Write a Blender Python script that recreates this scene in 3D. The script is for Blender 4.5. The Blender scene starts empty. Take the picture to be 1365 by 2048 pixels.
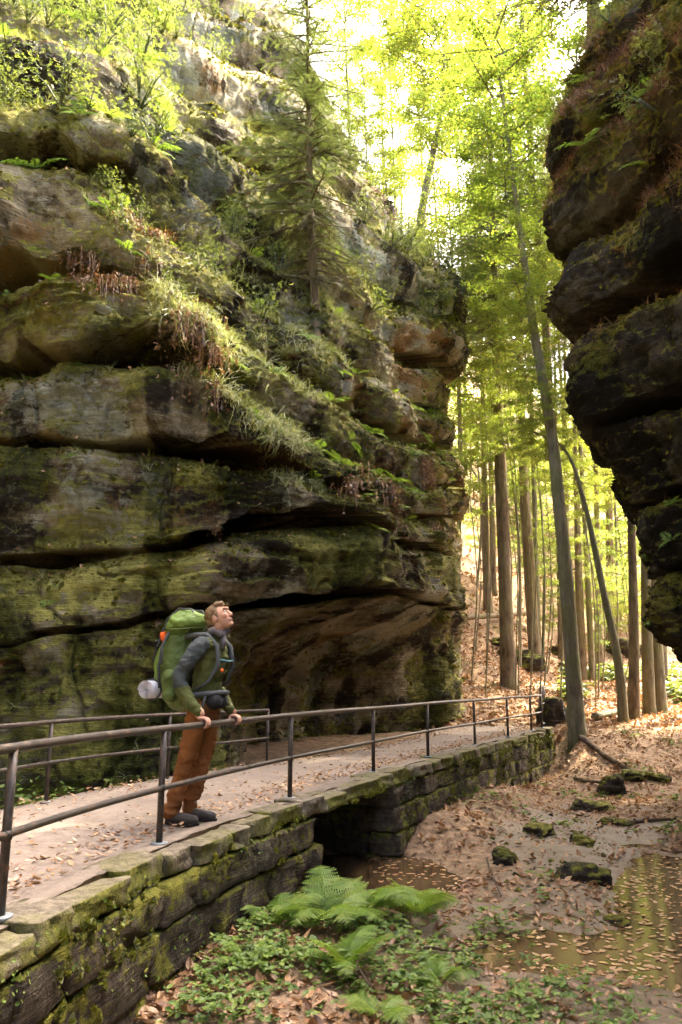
import bpy, bmesh, math, random
import numpy as np
from mathutils import Vector, Matrix

random.seed(7)
RNG = np.random.default_rng(7)
R = math.radians
scene = bpy.context.scene
COL = scene.collection

# ------------------------------------------------------------------ camera, world, sun, exposure
FPX = 1600.0                      # focal length in pixels of a 2048 px high frame
PITCH = R(12.0)
CAMZ = 1.12
cam_d = bpy.data.cameras.new('camera')
cam_d.sensor_fit = 'VERTICAL'
cam_d.sensor_height = 36.0
cam_d.lens = 36.0 * FPX / 2048.0
cam_d.clip_start = 0.05
cam_d.clip_end = 1000.0
cam = bpy.data.objects.new('camera', cam_d)
cam.location = (0, 0, CAMZ)
cam.rotation_euler = (math.pi / 2 + PITCH, 0, 0)
COL.objects.link(cam)
scene.camera = cam

SUN_AZ = 48.0                      # degrees to the right of the viewing direction
SUN_EL = 52.0
world = bpy.data.worlds.new('World')
scene.world = world
world.use_nodes = True
wn = world.node_tree
wn.nodes.clear()
w_out = wn.nodes.new('ShaderNodeOutputWorld')
w_bg = wn.nodes.new('ShaderNodeBackground')
w_sky = wn.nodes.new('ShaderNodeTexSky')
w_sky.sky_type = 'NISHITA'
w_sky.sun_disc = False
w_sky.sun_elevation = R(SUN_EL)
w_sky.sun_rotation = R(SUN_AZ)
w_sky.air_density = 0.45
w_sky.dust_density = 8.0
w_sky.ozone_density = 0.3
w_bg.inputs['Strength'].default_value = 0.15
wn.links.new(w_sky.outputs[0], w_bg.inputs[0])
wn.links.new(w_bg.outputs[0], w_out.inputs[0])

sun_d = bpy.data.lights.new('sun', 'SUN')
sun_d.energy = 2.7
sun_d.angle = R(0.6)
sun_d.color = (1.0, 0.86, 0.62)
sun = bpy.data.objects.new('sun', sun_d)
sdir = Vector((math.cos(R(SUN_EL)) * math.sin(R(SUN_AZ)), math.cos(R(SUN_EL)) * math.cos(R(SUN_AZ)), math.sin(R(SUN_EL))))
sun.rotation_euler = sdir.to_track_quat('Z', 'Y').to_euler()
sun.location = (20, 30, 40)
COL.objects.link(sun)

scene.view_settings.view_transform = 'Standard'
scene.view_settings.look = 'None'
scene.view_settings.exposure = 3.75
scene.view_settings.gamma = 1.0
scene.view_settings.use_curve_mapping = False
scene.render.engine = 'CYCLES'
scene.cycles.use_denoising = True
scene.cycles.use_adaptive_sampling = True
scene.cycles.adaptive_threshold = 0.03
scene.cycles.max_bounces = 6
scene.cycles.diffuse_bounces = 2
scene.cycles.glossy_bounces = 3
scene.cycles.transmission_bounces = 5
scene.cycles.transparent_max_bounces = 6
scene.cycles.volume_bounces = 0
scene.cycles.sample_clamp_indirect = 1.0
scene.cycles.caustics_reflective = False
scene.cycles.caustics_refractive = False

# ------------------------------------------------------------------ helpers
def ray(px, py):
    x = (px - 682.5) / FPX
    y = (1024.0 - py) / FPX
    return x, math.cos(PITCH) - y * math.sin(PITCH), y * math.cos(PITCH) + math.sin(PITCH)

def at(px, py, Y):
    """world point seen in that direction at world depth Y"""
    x, yc, zc = ray(px, py)
    t = Y / yc
    return np.array((x * t, Y, CAMZ + zc * t))

def _hash(ix, iy, iz, seed):
    h = (ix.astype(np.uint32) * np.uint32(374761393) + iy.astype(np.uint32) * np.uint32(668265263)
         + iz.astype(np.uint32) * np.uint32(2147483647) + np.uint32((seed * 1013904223) & 0xffffffff))
    h = (h ^ (h >> np.uint32(13))) * np.uint32(1274126177)
    h = (h ^ (h >> np.uint32(16))) * np.uint32(2246822519)
    h = h ^ (h >> np.uint32(15))
    return (h & np.uint32(0xffffff)).astype(np.float32) / np.float32(0xffffff)

def vnoise(P, freq=1.0, seed=0):
    """smooth value noise in -1..1 at points P (N,3); freq may be a 3-tuple"""
    P = np.asarray(P, dtype=np.float64) * np.asarray(freq, dtype=np.float64) + seed * 17.31
    I = np.floor(P)
    F = (P - I).astype(np.float32)
    I = I.astype(np.int64)
    F = F * F * F * (F * (F * 6 - 15) + 10)
    ix, iy, iz = I[:, 0], I[:, 1], I[:, 2]
    fx, fy, fz = F[:, 0], F[:, 1], F[:, 2]
    def c(dx, dy, dz):
        return _hash(ix + dx, iy + dy, iz + dz, seed)
    a = c(0, 0, 0) * (1 - fx) + c(1, 0, 0) * fx
    b = c(0, 1, 0) * (1 - fx) + c(1, 1, 0) * fx
    d = c(0, 0, 1) * (1 - fx) + c(1, 0, 1) * fx
    e = c(0, 1, 1) * (1 - fx) + c(1, 1, 1) * fx
    ab = a * (1 - fy) + b * fy
    de = d * (1 - fy) + e * fy
    return (ab * (1 - fz) + de * fz) * 2 - 1

def fbm(P, freq=1.0, octaves=4, seed=0, gain=0.5, lac=2.03):
    f = np.asarray(freq, dtype=np.float64)
    s = 0
    a = 1.0
    n = 0
    for o in range(octaves):
        s = s + a * vnoise(P, f, seed + o * 7)
        n += a
        a *= gain
        f = f * lac
    return s / n * 1.5

def smooth(a, b, x):
    t = np.clip((x - a) / (b - a), 0, 1)
    return t * t * (3 - 2 * t)

def link(o, parent=None):
    COL.objects.link(o)
    if parent is not None:
        o.parent = parent
    return o

def mesh_np(name, V, F, mat, smooth_shade=True, tint=None, rock=None):
    """mesh from numpy arrays; F is one (N,3) or (N,4) array or a list of both"""
    me = bpy.data.meshes.new(name)
    V = np.asarray(V, dtype=np.float32)
    Fs = F if isinstance(F, list) else [F]
    Fs = [np.asarray(f, dtype=np.int32) for f in Fs if len(f)]
    me.vertices.add(len(V))
    me.vertices.foreach_set('co', V.ravel())
    idx = np.concatenate([f.ravel() for f in Fs])
    tot = np.concatenate([np.full(len(f), f.shape[1], dtype=np.int32) for f in Fs])
    start = np.concatenate([[0], np.cumsum(tot)[:-1]]).astype(np.int32)
    me.loops.add(len(idx))
    me.loops.foreach_set('vertex_index', idx)
    me.polygons.add(len(tot))
    me.polygons.foreach_set('loop_start', start)
    me.polygons.foreach_set('loop_total', tot)
    me.polygons.foreach_set('use_smooth', np.full(len(tot), smooth_shade))
    if tint is not None:
        at_ = me.attributes.new('tint', 'FLOAT', 'POINT')
        at_.data.foreach_set('value', np.asarray(tint, dtype=np.float32))
    if rock is not None:
        ar = me.attributes.new('rock', 'FLOAT_COLOR', 'POINT')
        ar.data.foreach_set('color', np.asarray(rock, dtype=np.float32).ravel())
    if mat is not None:
        me.materials.append(mat)
    me.update(calc_edges=True)
    me.validate()
    return me

def obj_np(name, V, F, mat, parent=None, smooth_shade=True, tint=None, rock=None):
    return link(bpy.data.objects.new(name, mesh_np(name, V, F, mat, smooth_shade, tint, rock)), parent)

def tag(o, label=None, cat=None, group=None, kind=None):
    if label: o['label'] = label
    if cat: o['category'] = cat
    if group: o['group'] = group
    if kind: o['kind'] = kind
    return o

def empty(name, loc=(0, 0, 0), rz=0.0):
    o = bpy.data.objects.new(name, None)
    o.empty_display_size = 0.1
    o.location = loc
    o.rotation_euler = (0, 0, rz)
    return link(o)

def copy_tree(o, parent=None):
    c = o.copy()
    link(c, parent)
    for ch in list(o.children):
        copy_tree(ch, c)
    return c

def grid_faces(nu, nv):
    """faces of a grid stored as index u*nv+v"""
    u, v = np.meshgrid(np.arange(nu - 1), np.arange(nv - 1), indexing='ij')
    a = (u * nv + v).ravel()
    return np.stack([a, a + nv, a + nv + 1, a + 1], axis=1)

def tube(path, radii, n=10, cap=True):
    """tube along a path (list of points); returns V, list of face arrays"""
    P = np.asarray(path, dtype=float)
    m = len(P)
    radii = np.broadcast_to(np.asarray(radii, dtype=float), (m,))
    T = np.gradient(P, axis=0)
    T /= np.linalg.norm(T, axis=1)[:, None] + 1e-9
    up = np.array((0, 0, 1.0)) if abs(T[0][2]) < 0.9 else np.array((1.0, 0, 0))
    V = []
    u = np.cross(T[0], up); u /= np.linalg.norm(u)
    for i in range(m):
        u = u - T[i] * np.dot(u, T[i]); u /= np.linalg.norm(u) + 1e-9
        w = np.cross(T[i], u)
        a = np.linspace(0, 2 * np.pi, n, endpoint=False)
        V.append(P[i] + radii[i] * (np.cos(a)[:, None] * u + np.sin(a)[:, None] * w))
    V = np.concatenate(V)
    F = []
    for i in range(m - 1):
        for k in range(n):
            F.append((i * n + k, i * n + (k + 1) % n, (i + 1) * n + (k + 1) % n, (i + 1) * n + k))
    F = np.array(F, dtype=np.int32)
    out = [F]
    if cap:
        c0 = len(V); V = np.concatenate([V, P[:1], P[-1:]])
        t = [(c0, (k + 1) % n, k) for k in range(n)] + [(c0 + 1, (m - 1) * n + k, (m - 1) * n + (k + 1) % n) for k in range(n)]
        out.append(np.array(t, dtype=np.int32))
    return V, out

class MB:
    """collects shapes into one mesh"""
    def __init__(self):
        self.V = []; self.F = {3: [], 4: []}; self.T = []; self.n = 0
    def add(self, V, F, tint=0.5):
        V = np.asarray(V, dtype=float)
        Fs = F if isinstance(F, list) else [F]
        for f in Fs:
            f = np.asarray(f, dtype=np.int64)
            if len(f): self.F[f.shape[1]].append(f + self.n)
        self.V.append(V)
        self.T.append(np.broadcast_to(np.asarray(tint, dtype=float), (len(V),)))
        self.n += len(V)
        return self
    def tube(self, path, radii, n=8, cap=True, tint=0.5):
        return self.add(*tube(path, radii, n, cap), tint)
    def inst(self, tv, tf, P, M, S, tint):
        """copies of a template: P (N,3), M (N,3,3), S (N,) or (N,3), tint (N,)"""
        P = np.asarray(P); N = len(P)
        if N == 0: return self
        S = np.asarray(S, dtype=float)
        if S.ndim == 1: S = S[:, None]
        k = len(tv)
        V = np.einsum('nij,nkj->nki', M, tv[None] * S[:, None, :]) + P[:, None, :]
        tf = tf if isinstance(tf, list) else [tf]
        Fs = [(np.asarray(f)[None] + (np.arange(N) * k)[:, None, None]).reshape(-1, np.asarray(f).shape[1]) for f in tf]
        return self.add(V.reshape(-1, 3), Fs, np.repeat(np.asarray(tint, dtype=float), k))
    def build(self, name, mat, parent=None, smooth_shade=True):
        F = [np.concatenate(f) for f in self.F.values() if f]
        return obj_np(name, np.concatenate(self.V), F, mat, parent, smooth_shade, np.concatenate(self.T))

def rots(yaw, pitch=None, roll=None):
    """rotation matrices Rz(yaw) @ Ry(pitch) @ Rx(roll), vectorised"""
    yaw = np.asarray(yaw, dtype=float); N = len(yaw)
    pitch = np.zeros(N) if pitch is None else np.broadcast_to(np.asarray(pitch, dtype=float), (N,))
    roll = np.zeros(N) if roll is None else np.broadcast_to(np.asarray(roll, dtype=float), (N,))
    cy, sy, cp, sp, cr, sr = np.cos(yaw), np.sin(yaw), np.cos(pitch), np.sin(pitch), np.cos(roll), np.sin(roll)
    M = np.empty((N, 3, 3))
    M[:, 0] = np.stack([cy * cp, cy * sp * sr - sy * cr, cy * sp * cr + sy * sr], 1)
    M[:, 1] = np.stack([sy * cp, sy * sp * sr + cy * cr, sy * sp * cr - cy * sr], 1)
    M[:, 2] = np.stack([-sp, cp * sr, cp * cr], 1)
    return M

def frame_from(n, yaw):
    """matrices whose z axis is n (N,3), spun by yaw"""
    n = n / (np.linalg.norm(n, axis=1)[:, None] + 1e-9)
    a = np.where(np.abs(n[:, 2:3]) < 0.95, np.array([[0, 0, 1.0]]), np.array([[1.0, 0, 0]]))
    x = np.cross(a, n); x /= np.linalg.norm(x, axis=1)[:, None] + 1e-9
    y = np.cross(n, x)
    c, s = np.cos(yaw)[:, None], np.sin(yaw)[:, None]
    X = c * x + s * y
    Y = -s * x + c * y
    return np.stack([X, Y, n], axis=2)

# ------------------------------------------------------------------ materials
def new_mat(name):
    m = bpy.data.materials.new(name)
    m.use_nodes = True
    nt = m.node_tree
    nt.nodes.clear()
    return m, nt

class NT:
    """small node-building helper"""
    def __init__(self, name):
        self.m, self.nt = new_mat(name)
        self.out = self.n('ShaderNodeOutputMaterial')
        self.geo = self.n('ShaderNodeNewGeometry')
        self.pos = self.geo.outputs['Position']
    def n(self, t, **kw):
        x = self.nt.nodes.new(t)
        for k, v in kw.items(): setattr(x, k, v)
        return x
    def l(self, a, b): self.nt.links.new(a, b)
    def inp(self, s, v):
        if v is None: return
        if hasattr(v, 'is_linked') or hasattr(v, 'links'): self.l(v, s)
        else: s.default_value = v
    def noise(self, scale, detail=4, rough=0.55, vec=None, stretch=None, dist=0.0):
        v = vec or self.pos
        if stretch:
            mp = self.n('ShaderNodeMapping'); mp.inputs['Scale'].default_value = stretch
            self.l(v, mp.inputs['Vector']); v = mp.outputs[0]
        x = self.n('ShaderNodeTexNoise')
        x.inputs['Scale'].default_value = scale; x.inputs['Detail'].default_value = detail
        x.inputs['Roughness'].default_value = rough; x.inputs['Distortion'].default_value = dist
        self.l(v, x.inputs['Vector'])
        return x.outputs['Fac']
    def ramp(self, fac, stops):
        x = self.n('ShaderNodeValToRGB')
        e = x.color_ramp.elements
        while len(e) < len(stops): e.new(0.5)
        for el, (p, c) in zip(e, stops):
            el.position = p; el.color = (c[0], c[1], c[2], 1) if not isinstance(c, (int, float)) else (c, c, c, 1)
        self.inp(x.inputs[0], fac)
        return x.outputs[0]
    def mix(self, fac, a, b, mode='MIX'):
        x = self.n('ShaderNodeMix', data_type='RGBA', blend_type=mode)
        self.inp(x.inputs[0], fac)
        for s, v in ((x.inputs[6], a), (x.inputs[7], b)):
            if isinstance(v, tuple): v = (v[0], v[1], v[2], 1)
            self.inp(s, v)
        return x.outputs[2]
    def math(self, op, a, b=None, c=None, clamp=False):
        x = self.n('ShaderNodeMath', operation=op, use_clamp=clamp)
        self.inp(x.inputs[0], a); self.inp(x.inputs[1], b); self.inp(x.inputs[2], c)
        return x.outputs[0]
    def rng(self, v, a, b, c=0.0, d=1.0):
        x = self.n('ShaderNodeMapRange', interpolation_type='SMOOTHSTEP')
        self.inp(x.inputs[0], v)
        x.inputs[1].default_value = a; x.inputs[2].default_value = b; x.inputs[3].default_value = c; x.inputs[4].default_value = d
        return x.outputs[0]
    def bump(self, h, strength=0.5, dist=0.05, normal=None):
        x = self.n('ShaderNodeBump')
        x.inputs['Strength'].default_value = strength; x.inputs['Distance'].default_value = dist
        self.inp(x.inputs['Height'], h)
        if normal is not None: self.l(normal, x.inputs['Normal'])
        return x.outputs[0]
    def sep(self, v):
        x = self.n('ShaderNodeSeparateXYZ'); self.l(v, x.inputs[0]); return x.outputs
    def attr(self, name):
        x = self.n('ShaderNodeAttribute'); x.attribute_name = name; return x.outputs['Fac']
    def objrand(self):
        return self.n('ShaderNodeObjectInfo').outputs['Random']
    def objvec(self):
        return self.n('ShaderNodeTexCoord').outputs['Object']
    def principled(self, color, rough=0.8, normal=None, spec=0.3, metallic=0.0, **kw):
        x = self.n('ShaderNodeBsdfPrincipled')
        if isinstance(color, tuple): color = (color[0], color[1], color[2], 1)
        self.inp(x.inputs['Base Color'], color); self.inp(x.inputs['Roughness'], rough)
        x.inputs['Specular IOR Level'].default_value = spec; x.inputs['Metallic'].default_value = metallic
        if normal is not None: self.l(normal, x.inputs['Normal'])
        for k, v in kw.items(): self.inp(x.inputs[k], v)
        self.l(x.outputs[0], self.out.inputs[0])
        return self.m

MAT = {}

def rock_material(name, dark, mid, light, moss_amt=0.8, attr=True):
    """layered sandstone: the rock's own pattern (tone, moss, lichen, ochre) comes from a point attribute, grain from noise"""
    t = NT(name)
    fine = t.noise(10.0, 7, 0.74)
    if attr:
        a = t.n('ShaderNodeAttribute'); a.attribute_name = 'rock'
        sc = t.n('ShaderNodeSeparateColor'); t.l(a.outputs['Color'], sc.inputs[0])
        val, moss, lich = sc.outputs; och = a.outputs['Alpha']
    else:
        big = t.noise(1.6, 3, 0.6)
        nz = t.sep(t.geo.outputs['Normal'])[2]
        val = t.math('ADD', t.math('MULTIPLY', t.objrand(), 0.3), t.math('MULTIPLY', big, 0.7))
        moss = t.math('ADD', t.math('MULTIPLY', nz, 0.3), t.math('MULTIPLY', t.math('SUBTRACT', big, 0.28), 1.9 * moss_amt)); lich = 0.0; och = 0.1
    bed = t.noise(4.0, 5, 0.7, stretch=(0.3, 0.3, 4.5), dist=0.35)
    f = t.math('SUBTRACT', t.math('ADD', t.math('MULTIPLY', fine, 0.66), t.math('MULTIPLY', bed, 0.34)), 0.5)
    v = t.math('ADD', val, t.math('MULTIPLY', f, 1.45))
    col = t.ramp(v, [(0.24, dark), (0.5, mid), (0.76, light)])
    def edge(m, k=0.9, lo=0.42, hi=0.60): return t.rng(t.math('ADD', m, t.math('MULTIPLY', f, k)), lo, hi)
    if attr:
        col = t.mix(t.math('MULTIPLY', edge(och, 1.3), 0.85), col, t.ramp(v, [(0.2, (0.075, 0.038, 0.012)), (0.8, (0.36, 0.20, 0.065))]))
        col = t.mix(t.math('MULTIPLY', edge(lich, 1.9), 0.8), col, t.ramp(v, [(0.2, (0.20, 0.215, 0.15)), (0.7, (0.56, 0.57, 0.44))]))
    mm = t.math('MULTIPLY', edge(moss, 1.7), moss_amt)
    col = t.mix(mm, col, t.ramp(t.math('ADD', t.math('MULTIPLY', fine, 0.65), t.math('MULTIPLY', val, 0.35)), [(0.30, (0.034, 0.040, 0.006)), (0.47, (0.15, 0.155, 0.016)), (0.66, (0.38, 0.35, 0.040))]))
    grain = t.noise(42.0, 2, 0.7)
    b = t.bump(t.math('ADD', t.math('ADD', fine, t.math('MULTIPLY', bed, 0.9)), t.math('MULTIPLY', grain, t.math('ADD', 0.10, t.math('MULTIPLY', mm, 0.25)))), 1.0, 0.15)
    return t.principled(col, 0.93, b, spec=0.2)

MAT['cliff'] = rock_material('sandstone_mossy', (0.036, 0.028, 0.016), (0.24, 0.195, 0.115), (0.50, 0.44, 0.29))
MAT['cliff_shaded'] = rock_material('sandstone_shaded', (0.010, 0.0085, 0.0065), (0.036, 0.031, 0.023), (0.105, 0.09, 0.066), 0.6)  # same sandstone, shade of the backlit right wall put into its colour
MAT['masonry'] = rock_material('masonry_stone', (0.035, 0.028, 0.018), (0.13, 0.10, 0.065), (0.28, 0.23, 0.155), 0.9, attr=False)

def coping_mat():
    t = NT('coping_stone')
    n1 = t.noise(2.2, 5, 0.6); n2 = t.noise(14, 5, 0.7)
    col = t.ramp(n2, [(0.3, (0.06, 0.048, 0.032)), (0.7, (0.25, 0.205, 0.145))])
    nz = t.sep(t.geo.outputs['Normal'])[2]
    moss = t.math('MULTIPLY', t.rng(n1, 0.38, 0.54), t.rng(nz, 0.98, 0.6, 0.35, 1.0))
    col = t.mix(moss, col, t.ramp(t.noise(22, 4, .7), [(0.3, (0.04, 0.045, 0.008)), (0.7, (0.19, 0.18, 0.03))]))
    return t.principled(col, 0.95, t.bump(t.math('ADD', n2, t.math('MULTIPLY', t.noise(45, 3), 0.4)), 0.7, 0.03), spec=0.2)
MAT['coping'] = coping_mat()

def ground_mat():
    t = NT('forest_floor')
    x, y, z = t.sep(t.pos)
    n1 = t.noise(1.1, 3, 0.6); n2 = t.noise(9, 6, 0.72); n3 = n2
    soil = t.ramp(n2, [(0.32, (0.085, 0.052, 0.028)), (0.5, (0.22, 0.14, 0.078)), (0.7, (0.40, 0.27, 0.16))])
    mud = t.ramp(n2, [(0.3, (0.12, 0.085, 0.048)), (0.7, (0.22, 0.162, 0.10))])
    mask = t.attr('tint')
    col = t.mix(mask, soil, mud)
    moss = t.math('MULTIPLY', t.rng(n1, 0.56, 0.68), t.math('SUBTRACT', 0.55, t.math('MULTIPLY', mask, 0.4)))
    col = t.mix(moss, col, (0.10, 0.11, 0.02))
    return t.principled(col, t.math('SUBTRACT', 0.95, t.math('MULTIPLY', mask, 0.35)), t.bump(n2, 0.7, 0.06), spec=0.25)
MAT['ground'] = ground_mat()

def path_mat():
    t = NT('packed_sand_path')
    n1 = t.noise(0.9, 5, 0.6); n2 = t.noise(16, 5, 0.7); n3 = t.noise(70, 3, 0.7)
    col = t.ramp(t.math('ADD', t.math('MULTIPLY', n1, .45), t.math('MULTIPLY', n2, .55)), [(0.33, (0.145, 0.108, 0.080)), (0.52, (0.225, 0.178, 0.138)), (0.7, (0.31, 0.25, 0.195))])
    sp = t.rng(n3, 0.62, 0.70)
    col = t.mix(t.math('MULTIPLY', sp, 0.5), col, (0.10, 0.06, 0.035))
    return t.principled(col, 0.95, t.bump(t.math('ADD', n2, t.math('MULTIPLY', n3, .5)), 0.5, 0.02), spec=0.2)
MAT['path'] = path_mat()

def water_mat():
    t = NT('shallow_water')
    n = t.noise(1.3, 3, 0.5)
    x = t.n('ShaderNodeBsdfPrincipled')
    t.l(t.ramp(n, [(0.35, (0.055, 0.030, 0.012)), (0.65, (0.14, 0.085, 0.04))]), x.inputs['Base Color'])
    x.inputs['Roughness'].default_value = 0.11
    x.inputs['IOR'].default_value = 1.33
    x.inputs['Specular IOR Level'].default_value = 0.5
    x.inputs['Transmission Weight'].default_value = 0.25
    t.l(t.bump(t.noise(2.3, 3), 0.02, 0.02), x.inputs['Normal'])
    t.l(x.outputs[0], t.out.inputs[0])
    return t.m
MAT['water'] = water_mat()

def leaf_mat(name, stops, trans=0.45, tmul=(1.3, 1.35, 0.6), gloss=0.05, noise_scale=None):
    """diffuse plus translucent leaf, colour from the per-leaf tint"""
    t = NT(name)
    fac = t.math('ADD', t.math('MULTIPLY', t.attr('tint'), 0.75), t.math('MULTIPLY', t.objrand(), 0.25))
    if noise_scale:
        fac = t.math('ADD', t.math('MULTIPLY', fac, 0.6), t.math('MULTIPLY', t.noise(noise_scale, 3), 0.4))
    col = t.ramp(fac, stops)
    d = t.n('ShaderNodeBsdfDiffuse'); t.l(col, d.inputs[0])
    tr = t.n('ShaderNodeBsdfTranslucent'); t.l(t.mix(1.0, col, tmul, 'MULTIPLY'), tr.inputs[0])
    m = t.n('ShaderNodeMixShader'); m.inputs[0].default_value = trans
    t.l(d.outputs[0], m.inputs[1]); t.l(tr.outputs[0], m.inputs[2])
    g = t.n('ShaderNodeBsdfGlossy'); g.inputs['Roughness'].default_value = 0.45
    m2 = t.n('ShaderNodeMixShader'); m2.inputs[0].default_value = gloss
    t.l(m.outputs[0], m2.inputs[1]); t.l(g.outputs[0], m2.inputs[2])
    t.l(m2.outputs[0], t.out.inputs[0])
    return t.m

MAT['beech'] = leaf_mat('beech_leaf', [(0.0, (0.09, 0.15, 0.022)), (0.5, (0.18, 0.245, 0.035)), (0.8, (0.30, 0.31, 0.05)), (1.0, (0.46, 0.36, 0.05))], 0.6, (1.3, 1.32, 0.9))
MAT['needle'] = leaf_mat('spruce_needle', [(0.0, (0.055, 0.042, 0.022)), (0.25, (0.11, 0.09, 0.05)), (0.5, (0.12, 0.15, 0.065)), (1.0, (0.24, 0.29, 0.13))], 0.25)
MAT['fern'] = leaf_mat('fern_leaf', [(0.0, (0.075, 0.13, 0.02)), (0.5, (0.165, 0.26, 0.045)), (1.0, (0.32, 0.36, 0.075))], 0.4, gloss=0.02)
MAT['deadfern'] = leaf_mat('withered_fern', [(0.0, (0.07, 0.035, 0.016)), (0.5, (0.19, 0.095, 0.042)), (1.0, (0.33, 0.20, 0.09))], 0.2, (1.1, 1.0, 0.7))
MAT['grass'] = leaf_mat('wispy_grass', [(0.0, (0.12, 0.13, 0.045)), (0.5, (0.25, 0.27, 0.11)), (1.0, (0.42, 0.40, 0.20))], 0.35)
MAT['litter'] = leaf_mat('fallen_leaf', [(0.0, (0.10, 0.045, 0.020)), (0.3, (0.25, 0.125, 0.055)), (0.6, (0.40, 0.225, 0.10)), (0.85, (0.50, 0.34, 0.18)), (0.94, (0.55, 0.38, 0.06)), (1.0, (0.58, 0.20, 0.03))], 0.12, (1.1, 1.0, 0.7), 0.06)
MAT['herb'] = leaf_mat('herb_leaf', [(0.0, (0.04, 0.07, 0.012)), (0.5, (0.115, 0.18, 0.03)), (0.85, (0.23, 0.28, 0.055)), (1.0, (0.38, 0.32, 0.07))], 0.3, gloss=0.025)
MAT['shrub'] = leaf_mat('shrub_leaf', [(0.0, (0.05, 0.07, 0.022)), (0.5, (0.12, 0.15, 0.05)), (1.0, (0.23, 0.245, 0.085))], 0.45)
MAT['mossy'] = leaf_mat('moss_tuft', [(0.0, (0.05, 0.055, 0.008)), (0.5, (0.13, 0.13, 0.016)), (1.0, (0.25, 0.22, 0.03))], 0.3)

def bark_mat(name, a, b, c, moss=0.3, sc=1.0):
    t = NT(name)
    o = t.objvec()
    n1 = t.noise(11 * sc, 6, 0.72, vec=o, stretch=(1, 1, 0.2)); n2 = t.noise(1.3, 4, 0.6, vec=o)
    col = t.ramp(t.math('ADD', t.math('MULTIPLY', n1, .6), t.math('MULTIPLY', n2, .4)), [(0.32, a), (0.5, b), (0.68, c)])
    col = t.mix(t.math('MULTIPLY', t.rng(n2, 0.45, 0.62), moss), col, (0.12, 0.14, 0.04))
    return t.principled(col, 0.95, t.bump(n1, 1.0, 0.09), spec=0.15)
MAT['bark'] = bark_mat('spruce_bark', (0.035, 0.024, 0.015), (0.19, 0.145, 0.095), (0.38, 0.30, 0.205), 0.4)
MAT['bark_grey'] = bark_mat('beech_bark', (0.06, 0.052, 0.034), (0.21, 0.19, 0.125), (0.37, 0.34, 0.24), 0.6, 0.8)
MAT['wood'] = bark_mat('dead_wood', (0.05, 0.035, 0.022), (0.13, 0.09, 0.06), (0.26, 0.19, 0.13), 0.2)

def metal_mat():
    t = NT('painted_iron')
    o = t.objvec()
    n = t.noise(14, 4, 0.7); n2 = t.noise(55, 3, 0.7)
    col = t.ramp(n, [(0.35, (0.020, 0.016, 0.013)), (0.55, (0.055, 0.042, 0.033)), (0.70, (0.15, 0.085, 0.05))])
    return t.principled(col, t.rng(n, .3, .7, .38, .6), t.bump(n2, 0.15, 0.004), spec=0.5, metallic=0.25)
MAT['iron'] = metal_mat()
def plate_mat():
    t = NT('galvanised_plate')
    n = t.noise(30, 3, 0.6)
    return t.principled(t.ramp(n, [(0.3, (0.14, 0.16, 0.16)), (0.7, (0.30, 0.33, 0.33))]), 0.55, None, 0.4, 0.5)
MAT['plate'] = plate_mat()

def cloth(name, c, var=0.35, sc=60, rough=0.9):
    t = NT(name)
    o = t.objvec()
    n = t.noise(6, 4, 0.6, vec=o); f = t.noise(sc, 3, 0.6, vec=o)
    a = tuple(v * (1 - var) for v in c); b = tuple(min(1, v * (1 + var)) for v in c)
    return t.principled(t.ramp(n, [(0.3, a), (0.7, b)]), rough, t.bump(t.math('ADD', t.math('MULTIPLY', n, 1.2), t.math('MULTIPLY', f, 0.25)), 0.6, 0.03), spec=0.3)

# ------------------------------------------------------------------ curves of the place
RAIL_PTS = np.array([(-2.05, -2.0), (-1.9, 1.0), (-1.61, 4.09), (-1.25, 5.85), (-0.49, 8.05), (0.40, 10.31), (1.34, 12.5), (2.45, 14.9), (3.55, 17.2), (4.35, 18.9), (4.95, 20.3)])
LEFT_PTS = np.array([(-4.1, -2.0), (-3.75, 3.0), (-3.35, 6.0), (-2.98, 8.0), (-2.2, 9.8), (-1.2, 11.6), (-0.1, 13.2), (0.9, 15.4), (1.8, 18.0), (2.5, 20.5), (3.3, 24.0)])

def curve(pts, n=400):
    """arc-length resampled smooth curve (Catmull-Rom)"""
    P = np.vstack([2 * pts[0] - pts[1], pts, 2 * pts[-1] - pts[-2]])
    out = []
    for i in range(1, len(P) - 2):
        t = np.linspace(0, 1, 40, endpoint=False)[:, None]
        a, b, c, d = P[i - 1], P[i], P[i + 1], P[i + 2]
        out.append(0.5 * ((2 * b) + (c - a) * t + (2 * a - 5 * b + 4 * c - d) * t ** 2 + (3 * b - a - 3 * c + d) * t ** 3))
    out.append(P[-2:-1])
    C = np.vstack(out)
    s = np.concatenate([[0], np.cumsum(np.linalg.norm(np.diff(C, axis=0), axis=1))])
    q = np.linspace(0, s[-1], n)
    return np.stack([np.interp(q, s, C[:, k]) for k in range(C.shape[1])], 1), q

RC, RS = curve(RAIL_PTS, 600)
LC, LS = curve(LEFT_PTS, 600)
RT = np.gradient(RC, axis=0); RT /= np.linalg.norm(RT, axis=1)[:, None]
RN = np.stack([RT[:, 1], -RT[:, 0]], 1)              # towards the stream

def on_rail(s, off=0.0):
    c = np.array([np.interp(s, RS, RC[:, k]) for k in (0, 1)])
    n = np.array([np.interp(s, RS, RN[:, k]) for k in (0, 1)])
    t = np.array([np.interp(s, RS, RT[:, k]) for k in (0, 1)])
    return c + n * off, t, n

def s_at_y(y):
    return float(np.interp(y, RC[:, 1], RS))

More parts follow.
